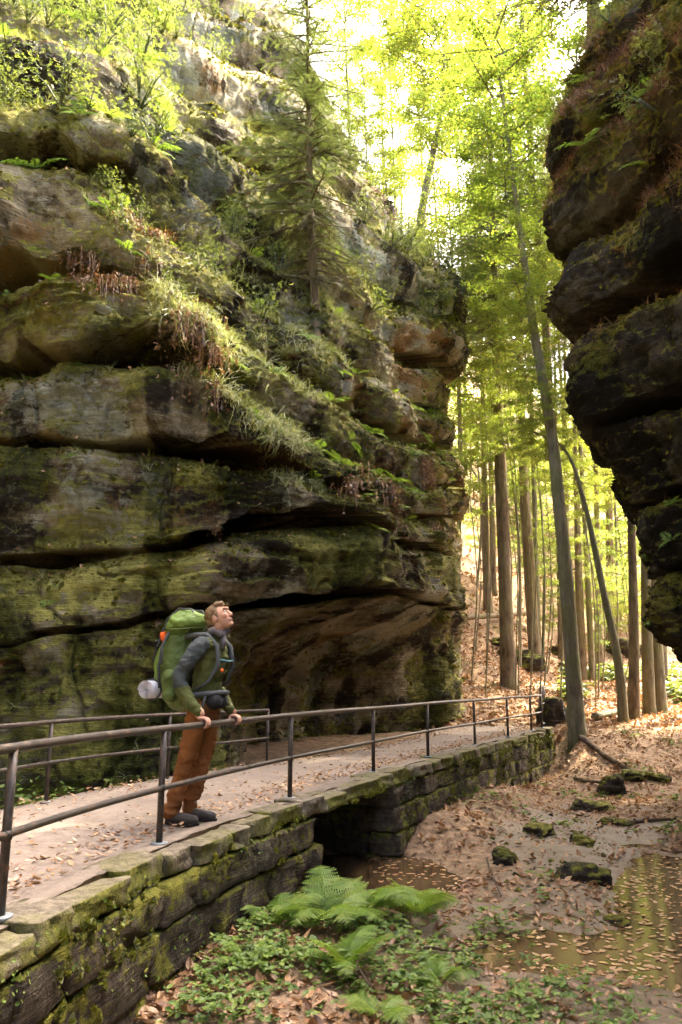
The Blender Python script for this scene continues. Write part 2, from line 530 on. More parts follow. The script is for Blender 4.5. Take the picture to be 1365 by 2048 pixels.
def ground_h(X, Y, detail=True):
    X = np.asarray(X, dtype=float); Y = np.asarray(Y, dtype=float)
    xr = np.interp(Y, RC[:, 1], RC[:, 0]) + 0.2
    xl = np.interp(Y, LC[:, 1], LC[:, 0])
    out = X - xr                                          # > 0: stream side
    near = smooth(1.1, 0.25, out)
    h = -0.92 + 0.92 * smooth(15.2 + 3.6 * near, 20.6 + 1.2 * near, Y) + 0.075 * np.clip(Y - 20, 0, 40)
    inside = (out < 0)
    h = np.where(inside & (X > xl - 0.1), -0.92 + 0.90 * smooth(19.3, 21.5, Y) + 0.085 * np.clip(Y - 20.3, 0, 40), h)
    # bank under the ferns
    bank = smooth(1.3, -0.3, X - 0.30 * (Y - 6.2)) * smooth(8.6, 6.8, Y) * (out > -0.2)
    h = h + 0.20 * bank
    # beach under the sunlit wall
    h = h + 0.25 * smooth(1.6, 0.2, out) * smooth(10.3, 11.6, Y) * smooth(17, 14, Y) * (out > -0.3)
    # stream hollows
    def pit(cx, cy, rx, ry, d, rot=0.0):
        c, s = math.cos(rot), math.sin(rot)
        u = ((X - cx) * c + (Y - cy) * s) / rx
        v = (-(X - cx) * s + (Y - cy) * c) / ry
        return -d * np.exp(-(u * u + v * v) ** 1.5)
    h = h + pit(1.55, 6.85, 1.05, 0.42, 0.14, -0.15) + pit(3.45, 8.6, 0.85, 2.0, 0.125, -0.28) + pit(2.6, 6.7, 0.8, 0.5, 0.10) + pit(0.35, 9.5, 0.75, 1.0, 0.30)
    # gully between the path and the left cliff
    g = (X < xl - 0.1)
    h = np.where(g, -0.85 + 0.75 * smooth(12.6, 14.2, Y) + 0.0 * X, h)
    # gorge sides behind
    lat = np.clip(0.30 * Y - X, 0, 60)
    lat = lat * lat / (lat + 1.2)
    h = h + 0.05 * np.clip(Y - 22, 0, 20) * lat * smooth(21.5, 25, Y)
    rr = np.clip(X - 0.52 * Y - 2.0, 0, 80)
    h = h + 0.55 * rr * smooth(14, 22, Y) + 0.52 * np.clip(Y - 44, 0, 70)
    if detail:
        P = np.stack([X.ravel(), Y.ravel(), np.zeros(X.size)], 1)
        a = 0.05 + 0.25 * smooth(22, 32, Y)
        h = h + a * fbm(P, 0.8, 4, 3).reshape(X.shape) + 0.022 * fbm(P, 4.0, 3, 5).reshape(X.shape)
    return h

WATER_Z = -0.965
def mud_mask(X, Y):
    xr = np.interp(Y, RC[:, 1], RC[:, 0]) + 0.2
    c = np.exp(-(((X - 2.2 - 0.32 * (Y - 8)) / 1.35) ** 2)) * smooth(16, 11.5, Y)
    c = c + np.exp(-(((X - 1.9) / 1.2) ** 2 + ((Y - 7.0) / 0.9) ** 2)) + np.exp(-(((X - 2.2) / .8) ** 2 + ((Y - 5.5) / 0.7) ** 2))
    P = np.stack([X.ravel(), Y.ravel(), np.zeros(X.size)], 1)
    c = c + 0.5 * fbm(P, 1.3, 3, 9).reshape(X.shape) * (c > 0.05)
    return smooth(0.35, 0.75, c)

def build_ground():
    xs = np.concatenate([np.linspace(-70, -8, 26)[:-1], np.linspace(-8, 14, 230)[:-1], np.linspace(14, 110, 46)])
    ys = np.concatenate([np.linspace(-14, 3, 14)[:-1], np.linspace(3, 26, 250)[:-1], np.linspace(26, 60, 80)[:-1], np.linspace(60, 170, 40)])
    X, Y = np.meshgrid(xs, ys, indexing='ij')
    Z = ground_h(X, Y)
    V = np.stack([X.ravel(), Y.ravel(), Z.ravel()], 1)
    o = obj_np('ground', V, grid_faces(len(xs), len(ys)), MAT['ground'], tint=mud_mask(X, Y).ravel())
    tag(o, 'brown leaf covered forest floor and muddy stream bed', kind='structure')
build_ground()

def build_path():
    nu, nw = 420, 44
    u = np.linspace(0, 1, nu); w = np.linspace(0, 1, nw)
    ridx = np.interp(u, np.linspace(0, 1, 600), np.arange(600))
    Rr = np.stack([np.interp(ridx, np.arange(600), (RC + RN * 0.075)[:, k]) for k in (0, 1)], 1)
    Ll = np.stack([np.interp(ridx, np.arange(600), LC[:, k]) for k in (0, 1)], 1)
    P = Ll[:, None, :] * (1 - w[None, :, None]) + Rr[:, None, :] * w[None, :, None]
    X, Y = P[..., 0], P[..., 1]
    Q = np.stack([X.ravel(), Y.ravel(), 0 * X.ravel()], 1)
    Z = 0.0 + 0.02 * np.sin(np.pi * w)[None, :] + 0.022 * smooth(.88, .97, w)[None, :] * (1 + 1.1 * vnoise(Q, 2.3, 77).reshape(X.shape)) + (0.016 * fbm(Q, 0.9, 3, 21) + 0.008 * fbm(Q, 6.0, 3, 22)).reshape(X.shape)
    V = np.stack([X.ravel(), Y.ravel(), Z.ravel()], 1)
    # skirts
    nl = len(V)
    sl = V.reshape(nu, nw, 3)[:, 0].copy(); sl[:, 2] -= 1.05
    sr = V.reshape(nu, nw, 3)[:, -1].copy(); sr[:, 2] -= 0.16
    V = np.concatenate([V, sl, sr])
    a = np.arange(nu - 1)
    fl = np.stack([a * nw, nl + a, nl + a + 1, (a + 1) * nw], 1)[:, ::-1]
    fr = np.stack([a * nw + nw - 1, nl + nu + a, nl + nu + a + 1, (a + 1) * nw + nw - 1], 1)
    o = obj_np('path', V, [grid_faces(nu, nw), fl, fr], MAT['path'])
    tag(o, 'pinkish sandy footpath curving round the foot of the cliff', kind='structure')
build_path()

def build_water():
    # a level sheet; the ground rises out of it where it is dry
    xs = np.linspace(-2.2, 5.2, 40); ys = np.linspace(5.2, 11.6, 50)
    X, Y = np.meshgrid(xs, ys, indexing='ij')
    V = np.stack([X.ravel(), Y.ravel(), np.full(X.size, WATER_Z)], 1)
    o = obj_np('water', V, grid_faces(40, 50), MAT['water'])
    tag(o, 'shallow brown stream pools strewn with fallen leaves', kind='structure')
build_water()

# ------------------------------------------------------------------ cliffs
def stretch_interp(bound, t):
    px = np.array([p[0] for p in bound], dtype=float)
    W = np.array([p[1] for p in bound], dtype=float)
    out = np.stack([np.interp(t, px, W[:, k]) for k in range(3)], 1)
    k = 31
    ker = np.hanning(k + 2)[1:-1]; ker /= ker.sum()
    pad = np.concatenate([2 * out[:1] - out[k // 2:0:-1], out, 2 * out[-1:] - out[-2:-k // 2 - 1:-1]])
    return np.stack([np.convolve(pad[:, j], ker, 'valid') for j in range(3)], 1)

CLIFF_PTS = {}
def blob(V, c, r):
    return np.exp(-(((V - np.array(c)) / np.array(r)) ** 2).sum(1))
def moss_bias(V, name):
    if name == 'right_cliff': return -0.02 + 0.35 * smooth(6.0, 8.5, V[:, 2])
    b = 0.10 - 0.25 * smooth(9, 16, V[:, 2]) - 0.30 * blob(V, at(90, 800, 11), (1.2, 3, 0.35)) - 0.35 * blob(V, at(620, 980, 12.4), (0.8, 2, 0.35))
    return b + 0.22 * blob(V, at(640, 1120, 13), (0.9, 2, 0.4)) + 0.25 * blob(V, at(430, 950, 11.2), (0.5, 2, 0.2)) - 0.35 * blob(V, at(790, 730, 21), (1.2, 3, 1.6))
def sun_tone_bias(V, name):  # sunlight painted on the far corner and ledges, with ochre and thinned moss
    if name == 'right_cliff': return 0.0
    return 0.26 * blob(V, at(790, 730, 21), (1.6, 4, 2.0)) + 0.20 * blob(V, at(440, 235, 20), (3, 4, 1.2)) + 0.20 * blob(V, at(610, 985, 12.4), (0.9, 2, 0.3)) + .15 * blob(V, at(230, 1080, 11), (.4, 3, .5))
def lichen_bias(V, name):
    if name == 'right_cliff': return -0.5
    b = 0.10 + 0.50 * blob(V, at(110, 805, 11), (1.0, 3, 0.42)) + 0.25 * blob(V, at(30, 1010, 11), (0.5, 3, 0.5)) + 0.30 * blob(V, at(230, 1090, 11), (0.35, 3, 0.35)) + 0.35 * blob(V, at(610, 985, 12.4), (0.8, 2, 0.3))
    return b + 0.18 * smooth(8, 14, V[:, 2]) + 0.2 * blob(V, at(60, 1310, 11.3), (0.4, 3, 0.25))
def ochre_bias(V, name):
    if name == 'right_cliff': return -0.3
    return 0.35 * blob(V, at(270, 640, 11.3), (0.7, 3, 0.35)) + 0.35 * blob(V, at(780, 730, 21), (1.4, 4, 1.6)) + 0.45 * blob(V, at(440, 165, 24), (3, 4, 0.8)) + 0.25 * blob(V, at(220, 1100, 11), (0.4, 3, 0.4)) + 0.25 * blob(V, at(330, 960, 11), (.6, 3, .3))
def layered_cliff(name, bounds, crevs, t, nv, mat, seed, bulge=0.22, amp=1.0, label='', noise_scale=1.0, wexp=None):
    parent = empty(name)
    tag(parent, label, kind='structure')
    if name == 'left_cliff':                              # gorge wall carried on unseen behind the camera to cut ambient light
        for kb_, b in enumerate(bounds):
            e = b[0][1] - np.array((0, 0, 0.35 * max(0, kb_ - 5) * 2.0)); b[:0] = [(-1300, e + np.array((5.0, -24.0, 0))), (-1000, e + np.array((2.5, -14.0, 0))), (-700, e + np.array((0.8, -5.5, 0)))]
    B = [stretch_interp(b, t) for b in bounds]
    samples = []
    tl = len(t)
    for k in range(len(B) - 1):
        Pb, Pt = B[k], B[k + 1]
        mid = 0.5 * (Pb + Pt)
        T = np.gradient(mid[:, :2], axis=0)
        kern = np.hanning(43); kern /= kern.sum()
        T = np.stack([np.convolve(np.pad(T[:, j], 21, 'edge'), kern, 'valid') for j in (0, 1)], 1)
        T /= np.linalg.norm(T, axis=1)[:, None] + 1e-9
        Nn = np.stack([T[:, 1], -T[:, 0], np.zeros(tl)], 1)
        h = np.maximum(Pt[:, 2] - Pb[:, 2], 0.05)
        n_v = nv[k] if isinstance(nv, (list, tuple)) else nv
        q = np.linspace(0, 1, n_v)
        v = 0.5 - 0.5 * np.cos(np.pi * q)
        v = 0.6 * v + 0.4 * q
        tt = np.stack([t * 0.012, np.full(tl, k * 3.7), np.zeros(tl)], 1)
        def cr(kk):
            c = np.interp(t, [p[0] for p in crevs[kk]], [p[1] for p in crevs[kk]])
            n = 0.62 + 0.55 * fbm(np.stack([t * 0.010, np.full(tl, kk * 5.3), np.full(tl, seed * 1.0)], 1), 1.0, 3, 50 + kk)
            return c * np.clip(n, 0.30, 1.2)
        cb, ct = cr(k), cr(k + 1)
        wv = np.where(v < 1, v, 1)[None, :]
        w = wv ** (wexp[k] if wexp else 2.6)
        base = Pb[:, None, :2] * (1 - w[..., None]) + Pt[:, None, :2] * w[..., None]
        z = Pb[:, None, 2] * (1 - wv) + Pt[:, None, 2] * wv
        bl = bulge * np.minimum(h, 2.2) * (0.8 + 0.6 * vnoise(tt, 1.0, seed + k))
        hb = 0.04 + np.minimum(0.27 * cb, .08 + .12 * h) * (0.8 + .5 * vnoise(tt * 1.7, 1.0, seed + 30 + k))
        prof = (np.clip(np.sin(np.pi * np.clip(wv * 0.93 + 0.035, 0, 1)), 0, 1) ** 0.65) * bl[:, None]
        prof = prof - cb[:, None] * 3.2 * np.exp(-(wv * h[:, None] / hb[:, None]) ** 7.0)
        prof = prof - 0.55 * ct[:, None] * np.exp(-((1 - wv) * h[:, None] / 0.14) ** 1.5)
        rise = np.minimum(0.62 * np.clip(cb * 1.3 - .08, 0, 1), 0.45 * h)
        z = z + rise[:, None] * np.exp(-(wv * h[:, None] / hb[:, None]) ** 5.0)   # the roof of a slot rises inwards
        P = np.concatenate([base, z[..., None]], 2)
        Q = np.concatenate([base, (Pb[:, None, 2] * (1 - wv) + Pt[:, None, 2] * wv)[..., None]], 2).reshape(-1, 3) * noise_scale
        d = 0.36 * fbm(Q, 0.40, 3, seed) + 0.13 * fbm(Q, 1.15, 3, seed + 3)
        warp = Q.copy(); warp[:, 2] += 0.30 * fbm(Q, 0.5, 2, seed + 9)
        lam = 0.35 + 0.65 * smooth(-0.1, 0.4, fbm(Q, 0.45, 2, seed + 8))
        d = d + 0.10 * lam * fbm(warp, (0.5, 0.5, 4.2), 3, seed + 5)
        d = d + 0.065 * lam * fbm(warp, (1.3, 1.3, 11.0), 2, seed + 6)
        bedn = fbm(Q, (0.35, 0.35, 0.5), 3, seed + 41)
        u1 = warp[:, 2] * 2.1 + 1.1 * bedn + .35 * fbm(Q, (1.1, 1.1, .8), 2, seed + 42)
        saw = u1 - np.floor(u1); d = d + 0.19 * lam * (saw ** 1.8 - 0.36) * smooth(-.3, .3, fbm(Q, 0.7, 2, seed + 43))
        u2 = warp[:, 2] * 6.3 + 2.0 * bedn + .8 * fbm(Q, (1.5, 1.5, 1.0), 2, seed + 44)
        saw = u2 - np.floor(u2); d = d + 0.075 * (saw ** 1.7 - 0.37) * smooth(-.35, .25, fbm(Q, 0.9, 2, seed + 45))
        rid = 1 - np.abs(fbm(Q, (0.9, 0.9, 0.6), 3, seed + 11))
        d = d - 0.09 * np.clip((rid - 0.90) / 0.10, 0, 1) ** 2
        pits = fbm(Q, 3.1, 3, seed + 15)
        d = d - 0.13 * np.clip(pits - 0.25, 0, 1)
        d = d + 0.034 * fbm(Q, 7.5, 2, seed + 17)
        prof = prof + (d * amp).reshape(tl, n_v)
        P = P + Nn[:, None, :] * prof[..., None]
        P[..., 2] += (0.07 * amp * fbm(Q, 0.9, 3, seed + 21)).reshape(tl, n_v)
        # tuck both edges back into the crevice so that neighbours overlap
        P[:, 0] -= Nn * 2.4; P[:, 0, 2] -= 0.10 + rise
        P[:, -1] -= Nn * 3.6
        V = P.reshape(-1, 3)
        du = np.gradient(P, axis=0); dv = np.gradient(P, axis=1)
        nn = np.cross(du, dv); nn /= np.linalg.norm(nn, axis=2)[..., None] + 1e-9
        nz = nn[..., 2].ravel()
        # the rock's pattern; tone also carries painted sunlit patches
        tone = 0.54 + 0.26 * fbm(warp, (0.8, 0.8, 3.0), 3, seed + 31) + 0.26 * fbm(Q, 1.6, 3, seed + 32) + 0.10 * fbm(Q, 0.35, 2, seed + 33)
        tone = tone - 0.34 * smooth(0.12, 0.42, fbm(Q, (1.5, 1.5, 0.16), 3, seed + 34))
        tone = tone + sun_tone_bias(V, name)
        mo = 0.40 + 0.36 * nz + 0.42 * fbm(Q, 0.9, 4, seed + 35) + 0.22 * fbm(Q, 3.2, 3, seed + 36) + moss_bias(V, name)
        li = 0.5 * smooth(0.0, 0.35, fbm(Q, 0.55, 3, seed + 37)) * smooth(0.6, -0.1, nz) + 0.30 * fbm(Q, 2.6, 3, seed + 38) + lichen_bias(V, name)
        oc = 0.22 + 0.55 * fbm(Q, (0.7, 0.7, 1.2), 3, seed + 39) + ochre_bias(V, name)
        o = obj_np('rock_layer', V, grid_faces(tl, n_v), mat, parent, rock=np.clip(np.stack([tone, mo, li, oc], 1), 0, 1))
        tk = np.broadcast_to(t[:, None], (tl, n_v))
        samples.append((P, nn, tk, k))
    CLIFF_PTS[name] = samples
    return parent

def TR(pts, wrap=True):
    """boundary of a layer from sight lines with depths, carried on round the far corner"""
    b = [(px, at(px, py, Y)) for px, py, Y in pts]
    if wrap:
        e = b[-1][1]; b[-1] = (b[-1][0], e - np.array((0.12, 0, 0)))
        b += [(b[-1][0] + 40, e + np.array((0.30, 1.1, 0))), (b[-1][0] + 90, e + np.array((-0.2, 3.2, 0.2))), (b[-1][0] + 170, e + np.array((-4.0, 7.0, 0.8)))]
    return b

def WP(pts):
    return [(px, np.array((x, y, z), dtype=float)) for px, x, y, z in pts]

left_bounds = [
    WP([(-420, -9.0, 11.4, -1.6), (0, -4.6, 11.7, -1.6), (250, -2.9, 11.6, -1.6), (400, -2.1, 12.0, -1.5), (445, -2.1, 13.8, -1.3), (510, -2.1, 16.2, -1.1), (600, -1.6, 17.9, -0.9), (700, -0.7, 19.2, -0.6),
        (790, 0.5, 20.2, -0.6), (850, 1.75, 21.2, -0.6), (885, 2.75, 21.6, -0.6), (915, 3.25, 24.0, -0.6), (955, 3.4, 25.2, -.6), (1005, 2.8, 28.0, -.6), (1085, -1, 32, 0.0)]),
    TR([(-420, 1300, 11.2), (0, 1290, 11.3), (250, 1260, 11.3), (400, 1215, 11.2), (460, 1232, 11.5), (560, 1218, 12.3), (650, 1205, 12.9), (740, 1190, 14.2), (810, 1195, 16.2), (860, 1215, 19.2), (925, 1225, 23.2)]),
    TR([(-420, 1130, 11.1), (0, 1122, 11.1), (120, 1130, 11.1), (250, 1105, 11.2), (380, 1092, 11.2), (550, 1057, 12.0), (640, 1048, 12.7), (720, 1055, 13.9), (800, 1085, 16.0), (860, 1105, 19.0), (920, 1115, 23.2)]),
    TR([(-420, 870, 11.0), (0, 886, 11.1), (250, 892, 11.1), (420, 908, 11.2), (560, 925, 11.9), (640, 955, 12.7), (720, 1000, 13.9), (800, 1030, 16.0), (870, 1040, 19.4), (917, 1035, 23.4)]),
    TR([(-420, 715, 11.0), (0, 732, 11.1), (200, 716, 11.1), (400, 730, 11.2), (480, 800, 12.0), (560, 868, 13.0), (660, 925, 14.2), (760, 965, 16.2), (850, 985, 19.6), (912, 970, 23.4)]),
    TR([(-420, 545, 11.2), (0, 556, 11.2), (140, 548, 11.2), (300, 560, 11.5), (360, 610, 12.0), (430, 690, 12.9), (560, 775, 14.1), (660, 830, 15.5), (770, 880, 17.8), (850, 900, 20.6), (908, 890, 23.5)]),
    TR([(-420, 330, 11.4), (0, 335, 11.4), (150, 322, 11.4), (215, 360, 11.7), (280, 440, 12.3), (360, 545, 13.4), (470, 620, 14.6), (620, 705, 15.6), (700, 745, 17.2), (800, 800, 20.2), (895, 830, 23.6)]),
    TR([(-420, 235, 12.3), (0, 245, 12.5), (180, 250, 12.8), (300, 330, 13.8), (400, 460, 15.2), (500, 545, 16.4), (620, 620, 17.8), (720, 680, 19.6), (810, 725, 21.6), (885, 740, 23.8)]),
    TR([(-420, 130, 15.0), (0, 150, 15.2), (200, 175, 15.6), (350, 300, 16.8), (480, 345, 18.0), (570, 420, 19.0), (660, 540, 20.4), (760, 610, 22.0), (850, 640, 23.4), (905, 645, 24.8)]),
    TR([(-420, 50, 18.0), (0, 70, 18.2), (200, 110, 18.6), (340, 215, 19.4), (460, 265, 20.4), (570, 305, 21.6), (650, 420, 23.2), (740, 490, 25.2), (790, 520, 27.2), (830, 550, 29.0)]),
    TR([(-420, -60, 21.5), (0, -20, 21.8), (200, 20, 22.2), (300, 110, 22.8), (440, 165, 23.8), (570, 185, 25.0), (630, 300, 27.0), (690, 400, 29.5), (740, 460, 32.5)]),
    TR([(-420, -170, 25.0), (0, -120, 25.0), (180, -70, 25.5), (300, 30, 26.5), (420, 85, 27.5), (560, 100, 29.0), (600, 190, 31.0), (640, 290, 34.0), (680, 380, 37.0)]),
    TR([(-420, -330, 31.0), (0, -260, 31.0), (150, -180, 31.5), (250, -60, 32.0), (400, 40, 33.0), (480, 70, 35.0), (540, 140, 38.0), (590, 240, 42.0), (640, 310, 45.0)]),
]
C = lambda *a: list(a)
left_crevs = [
    C((0, 0.0), (900, 0.0)),
    C((0, 0.10), (300, 0.15), (380, 0.3), (450, 0.8), (700, 0.9), (830, 0.6), (900, 0.2)),
    C((0, 0.45), (130, 0.75), (260, 0.2), (330, 0.3), (400, 1.0), (560, 1.2), (700, 0.8), (900, 0.35)),
    C((0, 0.35), (250, 0.6), (420, 0.9), (560, 0.75), (700, 0.5), (800, 0.9), (900, 0.4)),
    C((0, 0.9), (200, 1.2), (330, 1.6), (430, 1.1), (560, 0.6), (700, 1.0), (900, 0.5)),
    C((0, 1.3), (140, 1.3), (200, 0.5), (400, 0.4), (560, 0.8), (700, 1.0), (900, 0.45)),
    C((0, 1.4), (180, 1.5), (290, 1.2), (400, 0.6), (560, 0.8), (700, 0.9), (900, 0.6)),
    C((0, 0.5), (280, 0.9), (350, 1.2), (500, 0.8), (700, 0.8), (880, 1.1)),
    C((0, 0.4), (250, 0.8), (330, 1.6), (560, 1.4), (700, 0.6), (900, 0.6)),
    C((0, 0.4), (300, 0.9), (380, 1.8), (560, 1.8), (700, 0.7), (900, 0.5)),
    C((0, 0.5), (300, 1.0), (440, 1.9), (570, 1.9), (700, 0.7), (900, 0.5)),
    C((0, 0.4), (300, 0.9), (560, 1.2), (900, 0.5)),
    C((0, 0.0), (900, 0.0)),
]
t_left = np.concatenate([np.linspace(-1300, -420, 60)[:-1], np.linspace(-420, -30, 60)[:-1], np.linspace(-30, 930, 560)[:-1], np.linspace(930, 1085, 40)])
layered_cliff('left_cliff', left_bounds, left_crevs, t_left, [90, 46, 54, 52, 54, 60, 48, 56, 48, 44, 40, 30], MAT['cliff'], 40,
              wexp=[5.5] + [2.6] * 11, label='towering layered sandstone cliff with mossy ledges on the left')

def right_bound(px, py, dx=0.0, Y=10.0, fwd=1.0):
    S = at(px, py, Y)
    off = [(0, 9.0, 9.5), (150, 3.2, 5.0), (240, 1.0, 2.2), (290, 0.25, 0.7), (330, 0.0, 0.0), (390, 0.40, -0.9), (470, 0.85, -2.2), (570, 1.35, -3.8), (690, 1.9, -5.6), (800, 2.3, -7.5), (950, 2.6, -13), (1100, 0.5, -23)]  # last points add unseen rock behind the camera to cut ambient light
    return [(q, S + np.array((x + dx + 0.22, y * fwd, 0.0))) for q, x, y in off]
right_bounds = [
    [(q, np.array((p[0], p[1], -1.4))) for q, p in right_bound(1530, 1440)],
    right_bound(1400, 1420), right_bound(1302, 1290), right_bound(1262, 1150), right_bound(1232, 1010), right_bound(1150, 860, 0.05), right_bound(1120, 668), right_bound(1100, 500),
    right_bound(1104, 350, 0.0), right_bound(1120, 215, 0.08), right_bound(1195, 95, 0.2), right_bound(1300, 0, 0.8, 10.6), right_bound(1420, -160, 2.2, 12.5)]
right_crevs = [
    C((0, 0.0), (800, 0.0)), C((0, .1), (330, .05), (800, .2)), C((0, .1), (330, .05), (800, .2)), C((0, .2), (330, .08), (450, .4), (800, .5)), C((0, .2), (330, .15), (420, .5), (800, .5)),
    C((0, .2), (330, .1), (400, .6), (800, .7)), C((0, .3), (330, .35), (420, .9), (800, .8)), C((0, .2), (330, .15), (420, .5), (800, .5)), C((0, .3), (330, .25), (430, .6), (800, .6)),
    C((0, .2), (330, .3), (430, .5), (800, .5)), C((0, .3), (800, .4)), C((0, .2), (800, .3)), C((0, 0), (800, 0))]
t_right = np.concatenate([np.linspace(0, 240, 40)[:-1], np.linspace(240, 560, 240)[:-1], np.linspace(560, 1100, 70)])
layered_cliff('right_cliff', right_bounds, right_crevs, t_right, [40, 30, 44, 44, 48, 50, 46, 44, 40, 36, 30, 26], MAT['cliff_shaded'], 90, bulge=0.24, amp=0.85, noise_scale=1.15,
              label='dark overhanging rock wall looming on the right')

# ------------------------------------------------------------------ retaining wall of the path
def stone_variants(n, seed, mat, bevel=0.16, rough=0.10):
    """unit stones (1 x 1 x 1 about the origin) with worn edges"""
    out = []
    for i in range(n):
        bm = bmesh.new()
        bmesh.ops.create_cube(bm, size=1.0)
        bmesh.ops.bevel(bm, geom=list(bm.edges), offset=bevel * 0.5, segments=2, profile=0.6, affect='EDGES')
        bmesh.ops.subdivide_edges(bm, edges=[e for e in bm.edges if e.calc_length() > 0.4], cuts=3, use_grid_fill=True)
        V = np.array([v.co[:] for v in bm.verts])
        d = fbm(V + i * 9.1, 1.7, 3, seed + i)
        e = fbm(V + i * 5.3, 4.5, 2, seed + 60 + i)
        L = np.linalg.norm(V, axis=1)[:, None] + 1e-6
        V = V + V / L * (rough * d + 0.04 * e)[:, None]
        for v, c in zip(bm.verts, V): v.co = c
        me = bpy.data.meshes.new('stone')
        bm.to_mesh(me); bm.free()
        for p in me.polygons: p.use_smooth = True
        me.materials.append(mat)
        out.append(me)
    return out

wall = empty('retaining_wall')
tag(wall, 'low mossy stone retaining wall with a dark culvert under the path', 'wall')
S0, S1 = s_at_y(0.5), s_at_y(20.2)
CUL0, CUL1 = s_at_y(8.15), s_at_y(10.4)
rough_st = stone_variants(8, 300, MAT['masonry'], 0.13, 0.11)
cop_st = stone_variants(6, 400, MAT['coping'], 0.14, 0.13)
def place(me, name, s, length, off, depth, z0, z1, yaw=0.0, tilt=0.0):
    c, tg, n = on_rail(s, off)
    o = bpy.data.objects.new(name, me)
    o.location = (c[0], c[1], 0.5 * (z0 + z1))
    o.rotation_euler = (random.uniform(-.02, .02) + tilt, random.uniform(-.02, .02), math.atan2(tg[1], tg[0]) + yaw)
    o.scale = (length, depth, (z1 - z0))
    link(o, wall)
    return o
rs = random.Random(11)
s = S0
while s < S1:                                            # coping slabs
    L = rs.uniform(0.3, 0.72)
    place(rs.choice(cop_st), 'coping_stone', s + L / 2, L * 0.97, 0.075 + rs.uniform(-.03, .03), 0.31 + rs.uniform(-.06, .06), -0.125, 0.022 + rs.uniform(-0.022, 0.018), rs.uniform(-.07, .07), rs.uniform(-.04, .04))
    s += L
heights = [0.25, 0.29, 0.27, 0.30]
z = -0.14
for ci, hc in enumerate(heights):
    s = S0 + rs.uniform(0, 0.3)
    while s < S1:
        L = rs.uniform(0.30, 0.62) if not (CUL1 < s < s_at_y(12.6)) else rs.uniform(0.7, 1.1)
        if s < CUL0 < s + L: L = max(0.2, CUL0 - s)
        if CUL0 - 0.02 <= s < CUL1: s = CUL1; continue
        zb = z - hc
        place(rs.choice(rough_st), 'stone', s + L / 2, L * 0.985, 0.045 + rs.uniform(-.035, .03) + 0.012 * ci, 0.40, zb + 0.004, z - 0.004, rs.uniform(-.04, .04))
        s += L
    z -= hc
# culvert cheeks, built of the same stones, running back under the path
for sc, sgn in ((CUL0, -1), (CUL1, 1)):
    z = -0.14
    for hc in heights:
        d = -0.14
        while d > -2.6:
            L = rs.uniform(0.4, 0.7)
            c, tg, n = on_rail(sc + sgn * 0.14, d - L / 2)
            o = bpy.data.objects.new('stone', rs.choice(rough_st))
            o.location = (c[0], c[1], z - hc / 2)
            o.rotation_euler = (0, 0, math.atan2(n[1], n[0]))
            o.scale = (L * 0.98, 0.30, hc * 0.98)
            link(o, wall)
            d -= L
        z -= hc

z = -0.14
for hc in heights:                                       # end wall added under the path to keep light out of the culvert
    s = CUL0 - 0.1
    while s < CUL1 + 0.1:
        L = rs.uniform(0.3, 0.5)
        place(rs.choice(rough_st), 'stone', s + L / 2, L * .98, -2.45, 0.35, z - hc, z)
        s += L
    z -= hc

# ------------------------------------------------------------------ railings
def railing(name, label, pts_xy, post_s, top_h=0.80, mid_h=0.40, z0=0.03, r=0.021, group=None, lean=0.0, thick=()):
    root = empty(name, (pts_xy[0][0], pts_xy[0][1], 0))
    tag(root, label, 'railing', group)
    base = np.array(root.location)
    Cc, Ss = curve(np.array(pts_xy), 240)
    def P3(s, z, off=0):
        return np.array((np.interp(s, Ss, Cc[:, 0]), np.interp(s, Ss, Cc[:, 1]), z)) - base
    T = np.gradient(Cc, axis=0)
    q = np.linspace(0, Ss[-1], 120)
    wob = lambda k: 0.004 * np.sin(q * 1.3 + k)
    path = np.stack([np.interp(q, Ss, Cc[:, 0]), np.interp(q, Ss, Cc[:, 1]), top_h + wob(0)], 1) - base
    MB().tube(path, r * 1.08, 12).build('top_rail', MAT['iron'], root)
    path = path.copy(); path[:, 2] += mid_h - top_h + wob(2)
    MB().tube(path, r * 0.86, 10).build('middle_rail', MAT['iron'], root)
    for i, s in enumerate(post_s):
        p = P3(min(s, Ss[-1]), 0)
        rr = r * (1.25 if i in thick else 1.0)
        post = MB().tube([p + (0, 0, z0 - 0.02), p + (0, 0, top_h * 0.5), p + (0, 0, top_h - 0.005)], [rr, rr, rr], 12).build('post', MAT['iron'], root)
        MB().tube([p + (0, 0, z0 - 0.005), p + (0, 0, z0 + 0.012), p + (0, 0, z0 + 0.014)], [r * 2.6, r * 2.6, r * 2.3], 16).build('base_plate', MAT['plate'], post)
        MB().tube([p + (0, 0, mid_h - 0.022), p + (0, 0, mid_h + 0.022)], [rr * 1.22, rr * 1.22], 12).build('collar', MAT['iron'], post)
    return root
stream_rail_s = [s_at_y(y) for y in (2.3, 4.09, 5.85, 8.05, 10.31, 12.4, 14.75, 16.9, 18.9, 20.2)]
railing('railing', 'long curved iron railing along the stream edge of the path, gripped by the hiker', RAIL_PTS, stream_rail_s, thick=(9,), r=0.023)
railing('railing', 'short far iron railing turning away behind the bend', [(4.98, 20.42), (5.35, 21.6), (5.75, 23.2), (6.0, 24.4)], [0.0, 1.3, 2.7, 4.0], z0=0.12, top_h=1.0, mid_h=0.58, r=0.020)
railing('railing', 'iron railing on the cliff side of the path behind the hiker', [(-3.55, 3.0), (-3.2, 6.0), (-2.80, 8.0), (-2.03, 9.8), (-1.02, 11.5)], [1.1, 3.1, 5.06, 7.02, 9.0], top_h=0.74, mid_h=0.36, z0=0.0, r=0.020)

MAT['boulder'] = rock_material('wet_boulder', (0.018, 0.014, 0.010), (0.065, 0.05, 0.032), (0.16, 0.125, 0.085), 0.8, attr=False)
